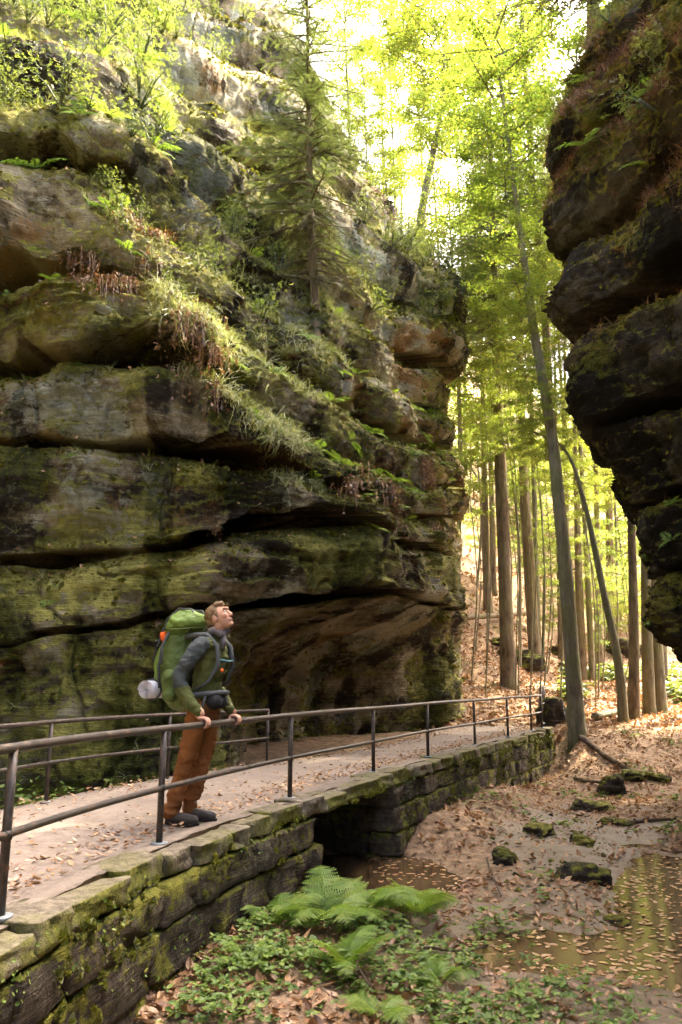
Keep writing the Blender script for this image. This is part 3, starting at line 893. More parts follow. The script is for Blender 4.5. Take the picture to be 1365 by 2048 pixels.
# ------------------------------------------------------------------ plants: templates
def leaf_template(w=0.55, fold=0.16, curl=0.18):
    """ovate leaf along +x, length 1, folded on the midrib and curled"""
    V = np.array([(0, 0, 0), (0.35, 0, -fold * .5 + curl * .15), (0.7, 0, -fold * .4 + curl * .5), (1, 0, curl),
                  (0.28, w * .48, fold * .3 + curl * .1), (0.66, w * .40, fold * .3 + curl * .4), (0.28, -w * .48, fold * .3 + curl * .1), (0.66, -w * .40, fold * .3 + curl * .4)])
    F3 = np.array([(0, 1, 4), (2, 3, 5), (0, 6, 1), (2, 7, 3)])
    F4 = np.array([(1, 2, 5, 4), (1, 6, 7, 2)])
    return V, [F3, F4]
LEAF, LEAF_F = leaf_template()
FLAT, FLAT_F = np.array([(0, 0, 0), (0.5, 0.27, 0.04), (1, 0, 0.06), (0.5, -0.27, 0.04)]), np.array([(0, 3, 2, 1)])

def frond(L, npairs, detail, elev, droop, seed, width=0.30):
    """fern frond along +x; returns V, F3, tint"""
    rg = np.random.default_rng(seed)
    V = []; F = []; T = []
    n = 24
    s = np.linspace(0, 1, n)
    th = elev - droop * s ** 1.15
    X = np.concatenate([[0], np.cumsum(np.cos(th[:-1]))]) / (n - 1) * L
    Z = np.concatenate([[0], np.cumsum(np.sin(th[:-1]))]) / (n - 1) * L
    def tri(a, b, c, t):
        k = len(V); V.extend([a, b, c]); F.append((k, k + 1, k + 2)); T.extend([t, t, t])
    def P(q): return np.array((np.interp(q, s, X), 0.0, np.interp(q, s, Z)))
    for i in range(n - 1):                                 # rachis
        a, b = P(s[i]), P(s[i + 1]); w = 0.006 * L * (1.2 - s[i])
        tri(a + (0, w, 0), a - (0, w, 0), b, 0.25); tri(a + (0, 0, w), a - (0, 0, w), b, 0.25)
    for i in range(npairs):
        q = 0.16 + 0.83 * (i / (npairs - 1)) ** 0.95
        p = P(q)
        tg = P(min(1, q + .02)) - P(max(0, q - .02)); tg /= np.linalg.norm(tg) + 1e-9
        l = L * width * (np.sin(np.pi * (0.22 + 0.78 * (i / (npairs - 1)) ** 0.8)) ** 0.9 + 0.05)
        for sd in (-1, 1):
            d = tg * 0.42 + np.array((0, sd * 0.9, 0)) + np.array((0, 0, -0.22 + rg.normal(0, 0.10)))
            d /= np.linalg.norm(d)
            up = np.cross(d, tg); up /= np.linalg.norm(up) + 1e-9
            e = np.cross(up, d) * 1.0
            t0 = rg.uniform(0.25, 0.8)
            if detail:
                m = 8
                for j in range(m):
                    f = j / m
                    b0 = p + d * l * f; b1 = p + d * l * (f + 0.78 / m)
                    pl = 0.30 * l * (1 - f) ** 0.8 + 0.03 * l
                    for q2 in (-1, 1):
                        tip = 0.5 * (b0 + b1) + e * q2 * pl + d * pl * 0.35 - up * 0.04 * l
                        tri(b0, b1, tip, t0 + rg.uniform(-.15, .2))
                tri(p + d * l * 0.95 + e * 0.01, p + d * l * 0.95 - e * 0.01, p + d * l * 1.06, t0)
            else:
                w = 0.13 * l + 0.02 * L * 0.3
                m1 = p + d * l * 0.35
                k = len(V)
                V.extend([p, m1 + e * w, p + d * l - np.array((0, 0, .04 * l)), m1 - e * w]); F.extend([(k, k + 1, k + 2), (k, k + 2, k + 3)]); T.extend([t0] * 4)
    return np.array(V), np.array(F), np.array(T)

FINE_FRONDS = [mesh_np('frond', *(lambda f: (f[0], f[1]))(fr), MAT['fern'], False, fr[2]) for fr in
               [frond(1.0, 19, True, R(e), R(d), 900 + i, w) for i, (e, d, w) in enumerate([(62, 95, .27), (52, 85, .30), (70, 115, .27), (42, 70, .28), (58, 60, .25)])]]

def fern_plant_mesh(seed, nfr, L, mat, dead=False):
    rg = np.random.default_rng(seed)
    mb = MB()
    for i in range(nfr):
        V, F, T = frond(L * rg.uniform(0.65, 1.1), 13, False, R(rg.uniform(20, 60)) if not dead else R(rg.uniform(-50, 5)), R(rg.uniform(50, 90)) if not dead else R(rg.uniform(40, 80)), seed * 31 + i, rg.uniform(.20, .27) if not dead else 0.13)
        M = rots([2 * np.pi * i / nfr + rg.uniform(-.4, .4)])[0]
        mb.add(V @ M.T, F, np.clip(T + rg.uniform(-.15, .15), 0, 1))
    me_o = mb.build('fern_plant', mat, None, False)
    me = me_o.data
    bpy.data.objects.remove(me_o)
    return me
FERNS = [fern_plant_mesh(50 + i, n, 0.42, MAT['fern']) for i, n in enumerate((6, 7, 8, 5))]


def grass_template(seed, n=14, L=1.0, droop=1.6, w=0.012):
    rg = np.random.default_rng(seed)
    V = []; F = []
    for i in range(n):
        yaw = rg.uniform(0, 2 * np.pi); e = rg.uniform(0.3, 1.4); l = L * rg.uniform(.5, 1.1)
        pts = []; p = np.zeros(3); 
        for k in range(5):
            pts.append(p.copy()); a = e - droop * (k / 4) ** 1.3 * rg.uniform(.7, 1.3)
            p = p + l / 4 * np.array((math.cos(a) * math.cos(yaw), math.cos(a) * math.sin(yaw), math.sin(a)))
        sd = np.array((-math.sin(yaw), math.cos(yaw), 0))
        k0 = len(V)
        for k, q in enumerate(pts):
            ww = w * L * (1 - k / 4.4); V.extend([q + sd * ww, q - sd * ww])
        for k in range(4): F.append((k0 + 2 * k, k0 + 2 * k + 1, k0 + 2 * k + 3, k0 + 2 * k + 2))
    return np.array(V), np.array(F)
GRASS = [grass_template(i, 13, 1.0, 1.9) for i in range(4)]
WISP = [grass_template(20 + i, 10, 1.0, 2.7, 0.008) for i in range(3)]

def hanging_mesh(seed):
    """withered fronds and rootlets hanging down"""
    rg = np.random.default_rng(seed)
    mb = MB()
    for k in range(44):
        yaw = rg.uniform(-2.2, 2.2); L = rg.uniform(.18, .62)
        p = np.array((rg.normal(0, .05), rg.normal(0, .12), rg.normal(0, .03))); pts = []
        o = rg.uniform(.15, .9)
        for q in range(6):
            pts.append(p.copy()); a = o - (o + 1.45) * min(1, (q + .5) / 2.5)
            p = p + L / 5 * np.array((math.cos(a) * math.cos(yaw), math.cos(a) * math.sin(yaw), math.sin(a))) + rg.normal(0, .012, 3)
        pts = np.array(pts); sd = np.array((-math.sin(yaw), math.cos(yaw), 0)); w = rg.uniform(.002, .006)
        V = np.concatenate([pts + sd * w, pts - sd * w * .6]); n = 6
        mb.add(V, np.array([(i, i + 1, n + i + 1, n + i) for i in range(n - 1)]), rg.random())
        m = rg.integers(2, 9)
        j = rg.integers(1, 6, m)
        mb.inst(FLAT, FLAT_F, pts[j] + rg.normal(0, .01, (m, 3)), rots(rg.uniform(0, 6.3, m), rg.uniform(.3, 1.6, m), rg.normal(0, .6, m)), rg.uniform(.03, .08, m), rg.random(m))
    o = mb.build('withered', MAT['deadfern'], None, False); me = o.data; bpy.data.objects.remove(o)
    return me
DEAD_FERNS = [hanging_mesh(70 + i) for i in range(4)]

def twiglet_template():
    """leafy shrub sprig of 9 leaves along a bent stem"""
    mb = MB(); rg = np.random.default_rng(3)
    P = []; M = []
    for i in range(9):
        s = (i + 1) / 9
        P.append((s * 0.8, 0.05 * math.sin(5 * s), 0.25 * s * s)); 
    mb.inst(FLAT * np.array((1, 1.15, 1)), FLAT_F, P, rots([(1 if i % 2 else -1) * 0.9 + rg.uniform(-.3, .3) for i in range(9)], rg.uniform(-.5, .3, 9), rg.uniform(-.5, .5, 9)), rg.uniform(.22, .34, 9), np.full(9, .5))
    mb.add(np.array([(0, .008, 0), (0, -.008, 0), (0.8, 0, 0.25)]), np.array([(0, 1, 2)]))
    return np.concatenate(mb.V), [np.concatenate(f) for f in mb.F.values() if f]
SPRIG, SPRIG_F = twiglet_template()

def project(P):
    P = np.asarray(P)
    d = P - np.array((0, 0, CAMZ))
    yc = d[:, 1] * math.cos(PITCH) + d[:, 2] * math.sin(PITCH)
    u = -d[:, 1] * math.sin(PITCH) + d[:, 2] * math.cos(PITCH)
    return 682.5 + FPX * d[:, 0] / yc, 1024 - FPX * u / yc

def cliff_cloud(name):
    P = np.concatenate([s[0][:, 2:-2].reshape(-1, 3) for s in CLIFF_PTS[name]])
    N = np.concatenate([s[1][:, 2:-2].reshape(-1, 3) for s in CLIFF_PTS[name]])
    t = np.concatenate([s[2][:, 2:-2].ravel() for s in CLIFF_PTS[name]])
    return P, N, t
LP, LN, LT = cliff_cloud('left_cliff')
RP, RN_, RT_ = cliff_cloud('right_cliff')
LPX, LPY = project(LP)
RPX, RPY = project(RP)

def choose(w, n, rg):
    """n indices drawn with weights w"""
    w = np.clip(w, 0, None)
    c = np.cumsum(w); c /= c[-1]
    return np.searchsorted(c, rg.random(n))

def box(x, y, x0, x1, y0, y1, f=25):
    return smooth(x0 - f, x0 + f, x) * smooth(x1 + f, x1 - f, x) * smooth(y0 - f, y0 + f, y) * smooth(y1 + f, y1 - f, y)

def band(x, y, pts, half):
    """how near a place is to a line of sight-line points (used to choose where plants grow)"""
    pts = np.array(pts, dtype=float)
    yy = np.interp(x, pts[:, 0], pts[:, 1])
    return np.exp(-((y - yy) / half) ** 2) * (x > pts[0, 0]) * (x < pts[-1, 0])

DRAPE = [(180, 380), (300, 520), (380, 640), (480, 760), (560, 850), (640, 900)]
UP = smooth(0.15, 0.7, LN[:, 2])
LEDGE = smooth(-0.05, 0.45, LN[:, 2])
vis = (LPX > -60) & (LPX < 960) & (LPY > -120) & (LT < 935)

# leaf litter, moss, grass on the left cliff
rg = np.random.default_rng(101)
area_w = (LP[:, 1] / 14.0) ** 2                             # samples are even in the picture: weight to even out on the rock
w = vis * UP * (0.3 + 0.7 * (vnoise(LP, 1.3, 5) > 0))
i = choose(w * area_w, 15000, rg)
mb = MB()
moss_v = np.array([(0, 0, 0.0), (1, .2, .5), (.6, .8, .7), (-.3, 1, .5), (-1, .1, .6), (-.5, -.9, .6), (.6, -.8, .5), (.1, 0, 1.1)])
moss_f = np.array([(0, 1, 7), (0, 2, 7), (0, 3, 7), (0, 4, 7), (0, 5, 7), (0, 6, 7)])
mb.inst(moss_v, moss_f, LP[i] - LN[i] * 0.008, frame_from(LN[i] + rg.normal(0, .3, (len(i), 3)), rg.uniform(0, 6.3, len(i))), rg.uniform(.016, .03, len(i)) * (1 + 1.6 * rg.random(len(i)) ** 4) * (LP[i, 1] / 12) ** .7, np.clip(rg.normal(.45, .25, len(i)), 0, 1))
o = mb.build('moss', MAT['mossy'], None, False); tag(o, 'tufts of yellow green moss on the left cliff ledges', kind='stuff')

mb = MB()
w = vis * LEDGE * (0.08 + 1.4 * band(LPX, LPY, DRAPE, 75) + 1.0 * box(LPX, LPY, 380, 700, 430, 720, 60) + 0.9 * box(LPX, LPY, -50, 340, -60, 300, 50) + .5 * box(LPX, LPY, 640, 900, 440, 640) + .3 * box(LPX, LPY, 560, 900, 780, 1010))
i = choose(w * area_w, 3600, rg)
for k in range(4):
    j = i[k::4]
    mb.inst(GRASS[k][0], GRASS[k][1], LP[j], frame_from(np.array((0, 0, .6)) + LN[j] * .8, rg.uniform(0, 6.3, len(j))), rg.uniform(.14, .36, len(j)) * (LP[j, 1] / 13) ** .5, np.clip(rg.normal(.5, .25, len(j)), 0, 1))
o = mb.build('wispy_grass', MAT['grass'], None, False); tag(o, 'pale wispy grass hanging over the left cliff ledges', kind='stuff')

mb = MB()
w = vis * LEDGE * (2.0 * band(LPX, LPY, [(300, 560), (400, 690), (480, 790), (600, 900)], 60) + 0.2 * box(LPX, LPY, 400, 700, 450, 800))
i = choose(w * area_w, 1150, rg)
for k in range(3):
    j = i[k::3]
    mb.inst(WISP[k][0], WISP[k][1], LP[j], frame_from(np.array((0, 0, .35)) + LN[j], rg.uniform(0, 6.3, len(j))), rg.uniform(.32, .72, len(j)), np.clip(rg.normal(.55, .3, len(j)), 0, 1))
o = mb.build('hanging_grass', MAT['grass'], None, False); tag(o, 'long pale grass trailing down the rounded corner of the left cliff', kind='stuff')

mb = MB()
i = choose(vis * smooth(.3, .8, LN[:, 2]) * area_w, 5200, rg)
mb.inst(LEAF, LEAF_F, LP[i] + LN[i] * .012, frame_from(LN[i] + rg.normal(0, .3, (len(i), 3)), rg.uniform(0, 6.3, len(i))), rg.uniform(.035, .075, len(i)), rg.random(len(i)) ** 1.2 * .9)
o = mb.build('leaf_litter', MAT['litter'], None, False); tag(o, 'brown fallen leaves caught on the left cliff ledges', kind='stuff')

def plant_copies(name, meshes, P, N, label, group, cat, rg, s0, s1, upw=0.8):
    for k in range(len(P)):
        o = bpy.data.objects.new(name, meshes[k % len(meshes)])
        o.location = P[k]
        n = Vector(N[k]) + Vector((0, 0, upw))
        q = n.to_track_quat('Z', 'Y').to_matrix() @ Matrix.Rotation(rg.uniform(0, 6.28), 3, 'Z')
        o.rotation_euler = q.to_euler()
        s = rg.uniform(s0, s1)
        o.scale = (s, s, s)
        link(o)
        tag(o, label, cat, group)
        if name == 'withered_fern':                               # hangs outwards and down, upright
            o.rotation_euler = (0, 0, math.atan2(N[k][1], N[k][0]) + rg.uniform(-.5, .5))

def spread(w, n, rg, P, dmin):
    """weighted choice with a minimum distance"""
    out = []
    for i in choose(w, n * 14, rg):
        if all(np.sum((P[i] - P[j]) ** 2) > dmin * dmin for j in out[-200:]): out.append(i)
        if len(out) >= n: break
    return np.array(out)

def fern_zone(w, n, rg, label, group, s0, s1, dmin=0.25):
    i = spread(w * vis * LEDGE * area_w, n, rg, LP, dmin)
    plant_copies('fern', FERNS, LP[i], LN[i], label, group, 'fern', rg, s0, s1)
fern_zone(box(LPX, LPY, 0, 340, 40, 330), 34, rg, 'green fern among the shrubs on the top left shelf of the cliff', 'ferns on the top left shelf', .9, 1.8, .35)
fern_zone(band(LPX, LPY, DRAPE, 60), 26, rg, 'green fern on the sloping grassy edge running down the left cliff', 'ferns along the grassy edge', .6, 1.1)
fern_zone(box(LPX, LPY, 640, 900, 790, 1060), 46, rg, 'green fern on the ledges near the far corner of the left cliff', 'ferns by the far corner', .7, 1.25)
fern_zone(box(LPX, LPY, 400, 720, 430, 760), 30, rg, 'fern on the steep overgrown slope around the spruce', 'ferns around the spruce', .7, 1.3)
fern_zone(box(LPX, LPY, 0, 400, 420, 1260), 22, rg, 'tiny fern in a crack of the bare rock face at left', 'ferns in rock cracks', .3, .6)

def dead_zone(w, n, label, group, s0, s1):
    i = spread(w * vis * smooth(-0.2, 0.3, LN[:, 2]) * area_w, n, rg, LP, .18)
    plant_copies('withered_fern', DEAD_FERNS, LP[i], LN[i], label, group, 'fern', rg, s0, s1, -0.1)
dead_zone(box(LPX, LPY, 150, 300, 500, 570, 15) + box(LPX, LPY, 240, 340, 380, 470, 15), 20, 'brown withered fern hanging above the big dark crevice', 'withered ferns above the crevice', .8, 1.4)
dead_zone(band(LPX, LPY, [(330, 600), (430, 740)], 45), 15, 'brown withered fern trailing from the rounded corner of the left cliff', 'withered ferns on the corner', .8, 1.5)
dead_zone(box(LPX, LPY, 690, 880, 900, 1050), 16, 'brown withered fern hanging below the far ledge ferns', 'withered ferns on the far ledges', .8, 1.3)
dead_zone(box(LPX, LPY, 0, 520, 900, 1250), 12, 'small rust brown withered fern stuck to the rock face above the path', 'withered ferns on the rock face', .25, .45)

# shrubs
def shrub_mesh(seed, n, mat, rad=(0.5, 0.5, 0.4), size=(.12, .22)):
    rg = np.random.default_rng(seed)
    mb = MB()
    P = []; 
    for k in range(7):
        yaw = rg.uniform(0, 6.28); L = rg.uniform(.5, 1.0)
        tip = np.array((math.cos(yaw) * rad[0] * L, math.sin(yaw) * rad[1] * L, rad[2] * rg.uniform(.7, 1.9)))
        mb.tube([np.zeros(3), tip * (.45, .45, .6), tip], [.014, .009, .003], 5, False, 0.02)
        for q in range(n // 7):
            f = rg.uniform(.35, 1.05)
            P.append(tip * f + rg.normal(0, .11, 3))
    P = np.array(P)
    M = rots(rg.uniform(0, 6.3, len(P)), rg.uniform(-.7, .4, len(P)), rg.uniform(-.5, .5, len(P)))
    mb.inst(SPRIG, SPRIG_F, P, M, rg.uniform(size[0], size[1], len(P)), np.clip(rg.normal(.55, .22, len(P)), 0.05, 1))
    o = mb.build('shrub', mat, None, False); me = o.data; bpy.data.objects.remove(o)
    return me
SHRUBS = [shrub_mesh(200 + k, 150, MAT['shrub'], size=(.075, .14)) for k in range(4)]
def shrub_zone(w, n, label, group, s0, s1, dmin=.35, P=LP, N=LN, A=None):
    A = area_w if A is None else A
    i = spread(w * A * smooth(-.05, .45, N[:, 2]), n, rg, P, dmin)
    plant_copies('shrub', SHRUBS, P[i], N[i], label, group, 'shrub', rg, s0, s1, 1.2)
shrub_zone(vis * box(LPX, LPY, -30, 330, -20, 300), 64, 'leafy light green shrub on the top left shelf of the cliff', 'shrubs on the top left shelf', .7, 1.5)
shrub_zone(vis * band(LPX, LPY, DRAPE, 70), 26, 'low leafy shrub on the grassy edge running down the left cliff', 'shrubs along the grassy edge', .3, .65, .3)
shrub_zone(vis * box(LPX, LPY, 420, 700, 430, 680), 18, 'small leafy shrub on the overgrown slope behind the spruce', 'shrubs behind the spruce', .5, 1.0)
shrub_zone(vis * box(LPX, LPY, 700, 930, 440, 640), 34, 'bushy green shrub on top of the orange rock corner', 'shrubs on the rock corner', .8, 1.7, .5)
shrub_zone(vis * box(LPX, LPY, 200, 480, 0, 130), 22, 'shrub on the bright upper ledges under the sky', 'shrubs on the upper ledges', .8, 1.5, .5)

# right cliff: grass, moss, ferns, shrubs
visr = (RPX > 1040) & (RPX < 1420) & (RPY > -80) & (RPY < 1480)
upr = smooth(-.05, .5, RN_[:, 2])
mb = MB()
i = choose(visr * upr * (box(RPX, RPY, 1080, 1400, 40, 420) + .05), 1500, rg)
for k in range(3):
    j = i[k::3]
    mb.inst(WISP[k][0], WISP[k][1], RP[j], frame_from(np.array((0, 0, .4)) + RN_[j], rg.uniform(0, 6.3, len(j))), rg.uniform(.18, .45, len(j)), np.clip(rg.normal(.35, .25, len(j)), 0, 1))
o = mb.build('hanging_grass', MAT['deadfern'], None, False); tag(o, 'dry brown grass and roots hanging off the top of the right rock wall', kind='stuff')
mb = MB()
i = choose(visr * upr * (.4 + box(RPX, RPY, 1080, 1400, 0, 420)), 3500, rg)
mb.inst(moss_v, moss_f, RP[i], frame_from(RN_[i] + rg.normal(0, .3, (len(i), 3)), rg.uniform(0, 6.3, len(i))), rg.uniform(.015, .04, len(i)), np.clip(rg.normal(.4, .25, len(i)), 0, 1))
o = mb.build('moss', MAT['mossy'], None, False); tag(o, 'dark green moss tufts on the right rock wall', kind='stuff')
i = spread(visr * upr * box(RPX, RPY, 1090, 1300, 120, 330), 14, rg, RP, .3)
plant_copies('fern', FERNS, RP[i], RN_[i], 'yellow green fern on the upper edge of the right rock wall', 'ferns on the right wall top', 'fern', rg, .7, 1.2)
i = spread(visr * upr * (box(RPX, RPY, 1200, 1365, 800, 1250)), 9, rg, RP, .4)
plant_copies('fern', FERNS, RP[i], RN_[i], 'small fern on the dark lower bulges of the right rock wall', 'ferns on the right wall bulges', 'fern', rg, .4, .75)
i = spread(visr * upr * box(RPX, RPY, 1090, 1365, 20, 300), 12, rg, RP, .4)
plant_copies('shrub', SHRUBS, RP[i], RN_[i], 'leafy shrub on top of the right rock wall', 'shrubs on the right wall', 'shrub', rg, .5, .9, 1.0)

# ------------------------------------------------------------------ forest floor
def ground_pts(n, x0, x1, y0, y1, rg, keep=None):
    X = rg.uniform(x0, x1, n); Y = rg.uniform(y0, y1, n)
    if keep is not None:
        k = rg.random(n) < keep(X, Y); X, Y = X[k], Y[k]
    return X, Y
xr_of = lambda Y: np.interp(Y, RC[:, 1], RC[:, 0]) + 0.26
xl_of = lambda Y: np.interp(Y, LC[:, 1], LC[:, 0])
def off_path(X, Y): return (X > xr_of(Y)) | (Y > 21.2)
def litter(X, Y, Z, smin, smax, rg, tilt=.5):
    n = len(X)
    mb = MB()
    mb.inst(LEAF, LEAF_F, np.stack([X, Y, Z], 1), rots(rg.uniform(0, 6.3, n), rg.normal(0, tilt, n), rg.normal(0, tilt, n)), rg.uniform(smin, smax, n), rg.random(n))
    return mb
rg = np.random.default_rng(202)
clump = lambda X, Y, f, s: np.clip(.5 + .9 * vnoise(np.stack([X, Y, 0 * X], 1), f, s), 0, 1)
dry = lambda X, Y: off_path(X, Y) * (1 - .68 * mud_mask(X, Y)) * (.22 + .78 * np.maximum(clump(X, Y, 1.4, 4), clump(X, Y, 3.1, 6)) ** 1.6)
parts = []
X, Y = ground_pts(22000, -2.0, 3.6, 5.0, 9.2, rg, dry); parts.append((X, Y, .035, .085))
X, Y = ground_pts(26000, -.5, 9.0, 9.2, 21.0, rg, dry); parts.append((X, Y, .05, .105))
X, Y = ground_pts(24000, 2.0, 17.0, 20.5, 34.0, rg, lambda X, Y: (X > .07 * Y) * (X < .62 * Y)); parts.append((X, Y, .08, .17))
X, Y = ground_pts(9000, 2.5, 22.0, 34.0, 55.0, rg, lambda X, Y: (X > .07 * Y) * (X < .5 * Y)); parts.append((X, Y, .14, .28))
mb = MB()
for X, Y, a, b in parts:
    n = len(X); Z = ground_h(X, Y) + rg.uniform(.005, .03, n)
    ok = Z > WATER_Z + .01
    X, Y, Z, n = X[ok], Y[ok], Z[ok], ok.sum()
    mb.inst(LEAF, LEAF_F, np.stack([X, Y, Z], 1), rots(rg.uniform(0, 6.3, n), rg.normal(0, .38, n), rg.normal(0, .38, n)), a * .6 + (b * 1.15 - a * .6) * rg.random(n) ** 1.5, np.clip(.75 * rg.random(n) + .35 * clump(X, Y, .9, 66), 0, 1))
o = mb.build('leaf_litter', MAT['litter'], None, False); tag(o, 'copper brown beech leaves covering the forest floor', kind='stuff')

# leaves blown to the edges of the path
n = 3400
sy = rg.uniform(2.5, 21, n) ** 1.0
e = np.where(rg.random(n) < .62, np.abs(rg.normal(0, .16, n)), np.where(rg.random(n) < .8, 1 - np.abs(rg.normal(0, .16, n)), rg.random(n)))
keep = (e > 0) & (e < 1); sy, e = sy[keep], e[keep]
xr, xl = xr_of(sy) - .42, xl_of(sy)
X = xr + (xl - xr) * e
mb = litter(X, sy, np.full(len(X), .024) + rg.uniform(0, .012, len(X)), .025, .065, rg, .22)
o = mb.build('leaf_litter', MAT['litter'], None, False); tag(o, 'dry leaves blown along both edges of the sandy path', kind='stuff')
# leaves floating on the pools
X, Y = ground_pts(5200, .4, 5.0, 5.4, 11.2, rg, lambda X, Y: (ground_h(X, Y) < WATER_Z - .004) * (.25 + .75 * clump(X, Y, 1.8, 8)))
n = len(X)
mb = MB(); mb.inst(LEAF * np.array((1, 1, .25)), LEAF_F, np.stack([X, Y, np.full(n, WATER_Z + .004)], 1), rots(rg.uniform(0, 6.3, n), rg.normal(0, .05, n), rg.normal(0, .05, n)), rg.uniform(.04, .085, n), .35 + .65 * rg.random(n))
o = mb.build('floating_leaves', MAT['litter'], None, False); tag(o, 'yellow and orange leaves floating on the shallow pools', kind='stuff')

# pebbles and gravel in the stream bed
X, Y = ground_pts(7000, .3, 6.5, 5.2, 15, rg, lambda X, Y: off_path(X, Y) * (.15 + .85 * mud_mask(X, Y)) * smooth(.35, .7, clump(X, Y, 2.2, 57)))
n = len(X)
pv = np.array([(1, 0, 0), (.3, .9, .1), (-.8, .5, 0), (-.7, -.6, .1), (.4, -.85, 0), (.1, 0, .75), (-.3, .1, .6)]); pf = np.array([(0, 1, 5), (1, 6, 5), (1, 2, 6), (2, 3, 6), (3, 4, 5), (3, 5, 6), (4, 0, 5)])
mb = MB(); mb.inst(pv, pf, np.stack([X, Y, ground_h(X, Y) - .004], 1), rots(rg.uniform(0, 6.3, n), rg.normal(0, .2, n), rg.normal(0, .2, n)), rg.uniform(.008, .022, n) * (1 + 2 * rg.random(n) ** 6), rg.random(n))
o = mb.build('gravel', MAT['boulder'], None, True); tag(o, 'small stones and gravel in the muddy stream bed', kind='stuff')

# low green herbs on the near bank and between the leaves
def herbs(n, x0, x1, y0, y1, keep, smin, smax, hmax):
    X, Y = ground_pts(n, x0, x1, y0, y1, rg, keep)
    n = len(X); Z = ground_h(X, Y) + rg.uniform(.02, hmax, n)
    ok = Z > WATER_Z + .02
    X, Y, Z = X[ok], Y[ok], Z[ok]; n = len(X)
    mb = MB()
    for k in range(3):                                       # three leaflets to a leaf
        mb.inst(LEAF * np.array((1, 1.25, .7)), LEAF_F, np.stack([X, Y, Z], 1), rots(rg.uniform(0, .3, n) + k * 2.09 + np.arange(n) * 1.7, .2 + rg.normal(0, .25, n), rg.normal(0, .25, n)), rg.uniform(smin, smax, n), np.clip(rg.normal(.5, .24, n), 0, 1))
    return mb
kb = lambda X, Y: (X > xr_of(Y) + .1) * smooth(2.0 + .5 * smooth(6.6, 5.6, Y), .9, X - .25 * (Y - 6.2)) * smooth(8.2, 7.0, Y) * (.08 + .92 * smooth(.40, .62, clump(X, Y, 2.0, 14))) * smooth(-1.5, -.6, X + .25 * (6 - Y))
mb = herbs(6200, -1.6, 2.4, 4.9, 8.2, kb, .026, .060, .14)
o = mb.build('ground_herbs', MAT['herb'], None, False); tag(o, 'low green bramble and herb leaves on the near bank', kind='stuff')
kb2 = lambda X, Y: off_path(X, Y) * smooth(.62, .78, clump(X, Y, 1.1, 24)) * (1 - .9 * mud_mask(X, Y))
mb = herbs(6000, .2, 9, 8.2, 20, kb2, .05, .09, .10)
o = mb.build('ground_herbs', MAT['herb'], None, False); tag(o, 'scattered green seedlings on the leafy floor beyond the pools', kind='stuff')
kb3 = lambda X, Y: (X > .27 * Y) * (X < .6 * Y) * smooth(.45, .65, clump(X, Y, .35, 31))
mb = herbs(9000, 6, 22, 24, 42, kb3, .16, .34, .5)
o = mb.build('undergrowth', MAT['shrub'], None, False); tag(o, 'light green undergrowth along the valley floor behind the trees', kind='stuff')
# plants in the gully under the left railing and along the wall's face
X, Y = ground_pts(1500, -6.5, -1.0, 6.0, 12.2, rg, lambda X, Y: (X < xl_of(Y) - .12))
n = len(X)
mb = MB()
for k in range(4):
    j = slice(k, None, 4)
    mb.inst(GRASS[k][0], GRASS[k][1], np.stack([X[j], Y[j], np.full(len(X[j]), -.86)], 1), rots(rg.uniform(0, 6.3, len(X[j]))), rg.uniform(.3, .85, len(X[j])), rg.random(len(X[j])) * .6)
for k in range(3):
    mb.inst(LEAF * np.array((1, 1.25, .7)), LEAF_F, np.stack([X, Y, -.8 + rg.uniform(0, .75, n)], 1), rots(rg.uniform(0, 6.3, n), rg.normal(.2, .4, n), rg.normal(0, .4, n)), rg.uniform(.05, .11, n), rg.random(n) * .8)
o = mb.build('gully_plants', MAT['herb'], None, False); tag(o, 'dark leafy plants filling the gully behind the cliff side railing', kind='stuff')

rgw = np.random.default_rng(77)
n = 1900
sw = rgw.uniform(S0, S1, n); zz = -.06 - .85 * rgw.random(n) ** 1.3
Pn = np.array([np.concatenate([on_rail(a, .262)[0], [0]]) for a in sw]); Nn = np.array([np.concatenate([on_rail(a)[2], [0.25]]) for a in sw])
inside = (sw > CUL0 - .05) & (sw < CUL1 + .05)
Pn[:, 2] = np.where(inside, np.maximum(zz, -.12), zz)
mb = MB()
cl = clump(sw, zz * 2, 1.6, 41) > .45
mb.inst(moss_v, moss_f, Pn[cl], frame_from(Nn[cl] + rgw.normal(0, .3, (cl.sum(), 3)), rgw.uniform(0, 6.3, cl.sum())), rgw.uniform(.015, .042, cl.sum()), np.clip(rgw.normal(.4, .25, cl.sum()), 0, 1))
o = mb.build('moss', MAT['mossy'], None, False); tag(o, 'mossy tufts clinging to the retaining wall face', kind='stuff')
mb = MB()
cl = (clump(sw, zz * 2, 1.1, 43) > .72)
j = np.where(cl)[0]
mb.inst(LEAF * np.array((1, 1.2, .7)), LEAF_F, np.repeat(Pn[j], 3, 0) + rgw.normal(0, .035, (3 * len(j), 3)), frame_from(np.repeat(Nn[j], 3, 0) + rgw.normal(0, .5, (3 * len(j), 3)), rgw.uniform(0, 6.3, 3 * len(j))), rgw.uniform(.012, .032, 3 * len(j)), rgw.random(3 * len(j)))
o = mb.build('wall_plants', MAT['herb'], None, False); tag(o, 'small green leaves growing out of the retaining wall joints', kind='stuff')

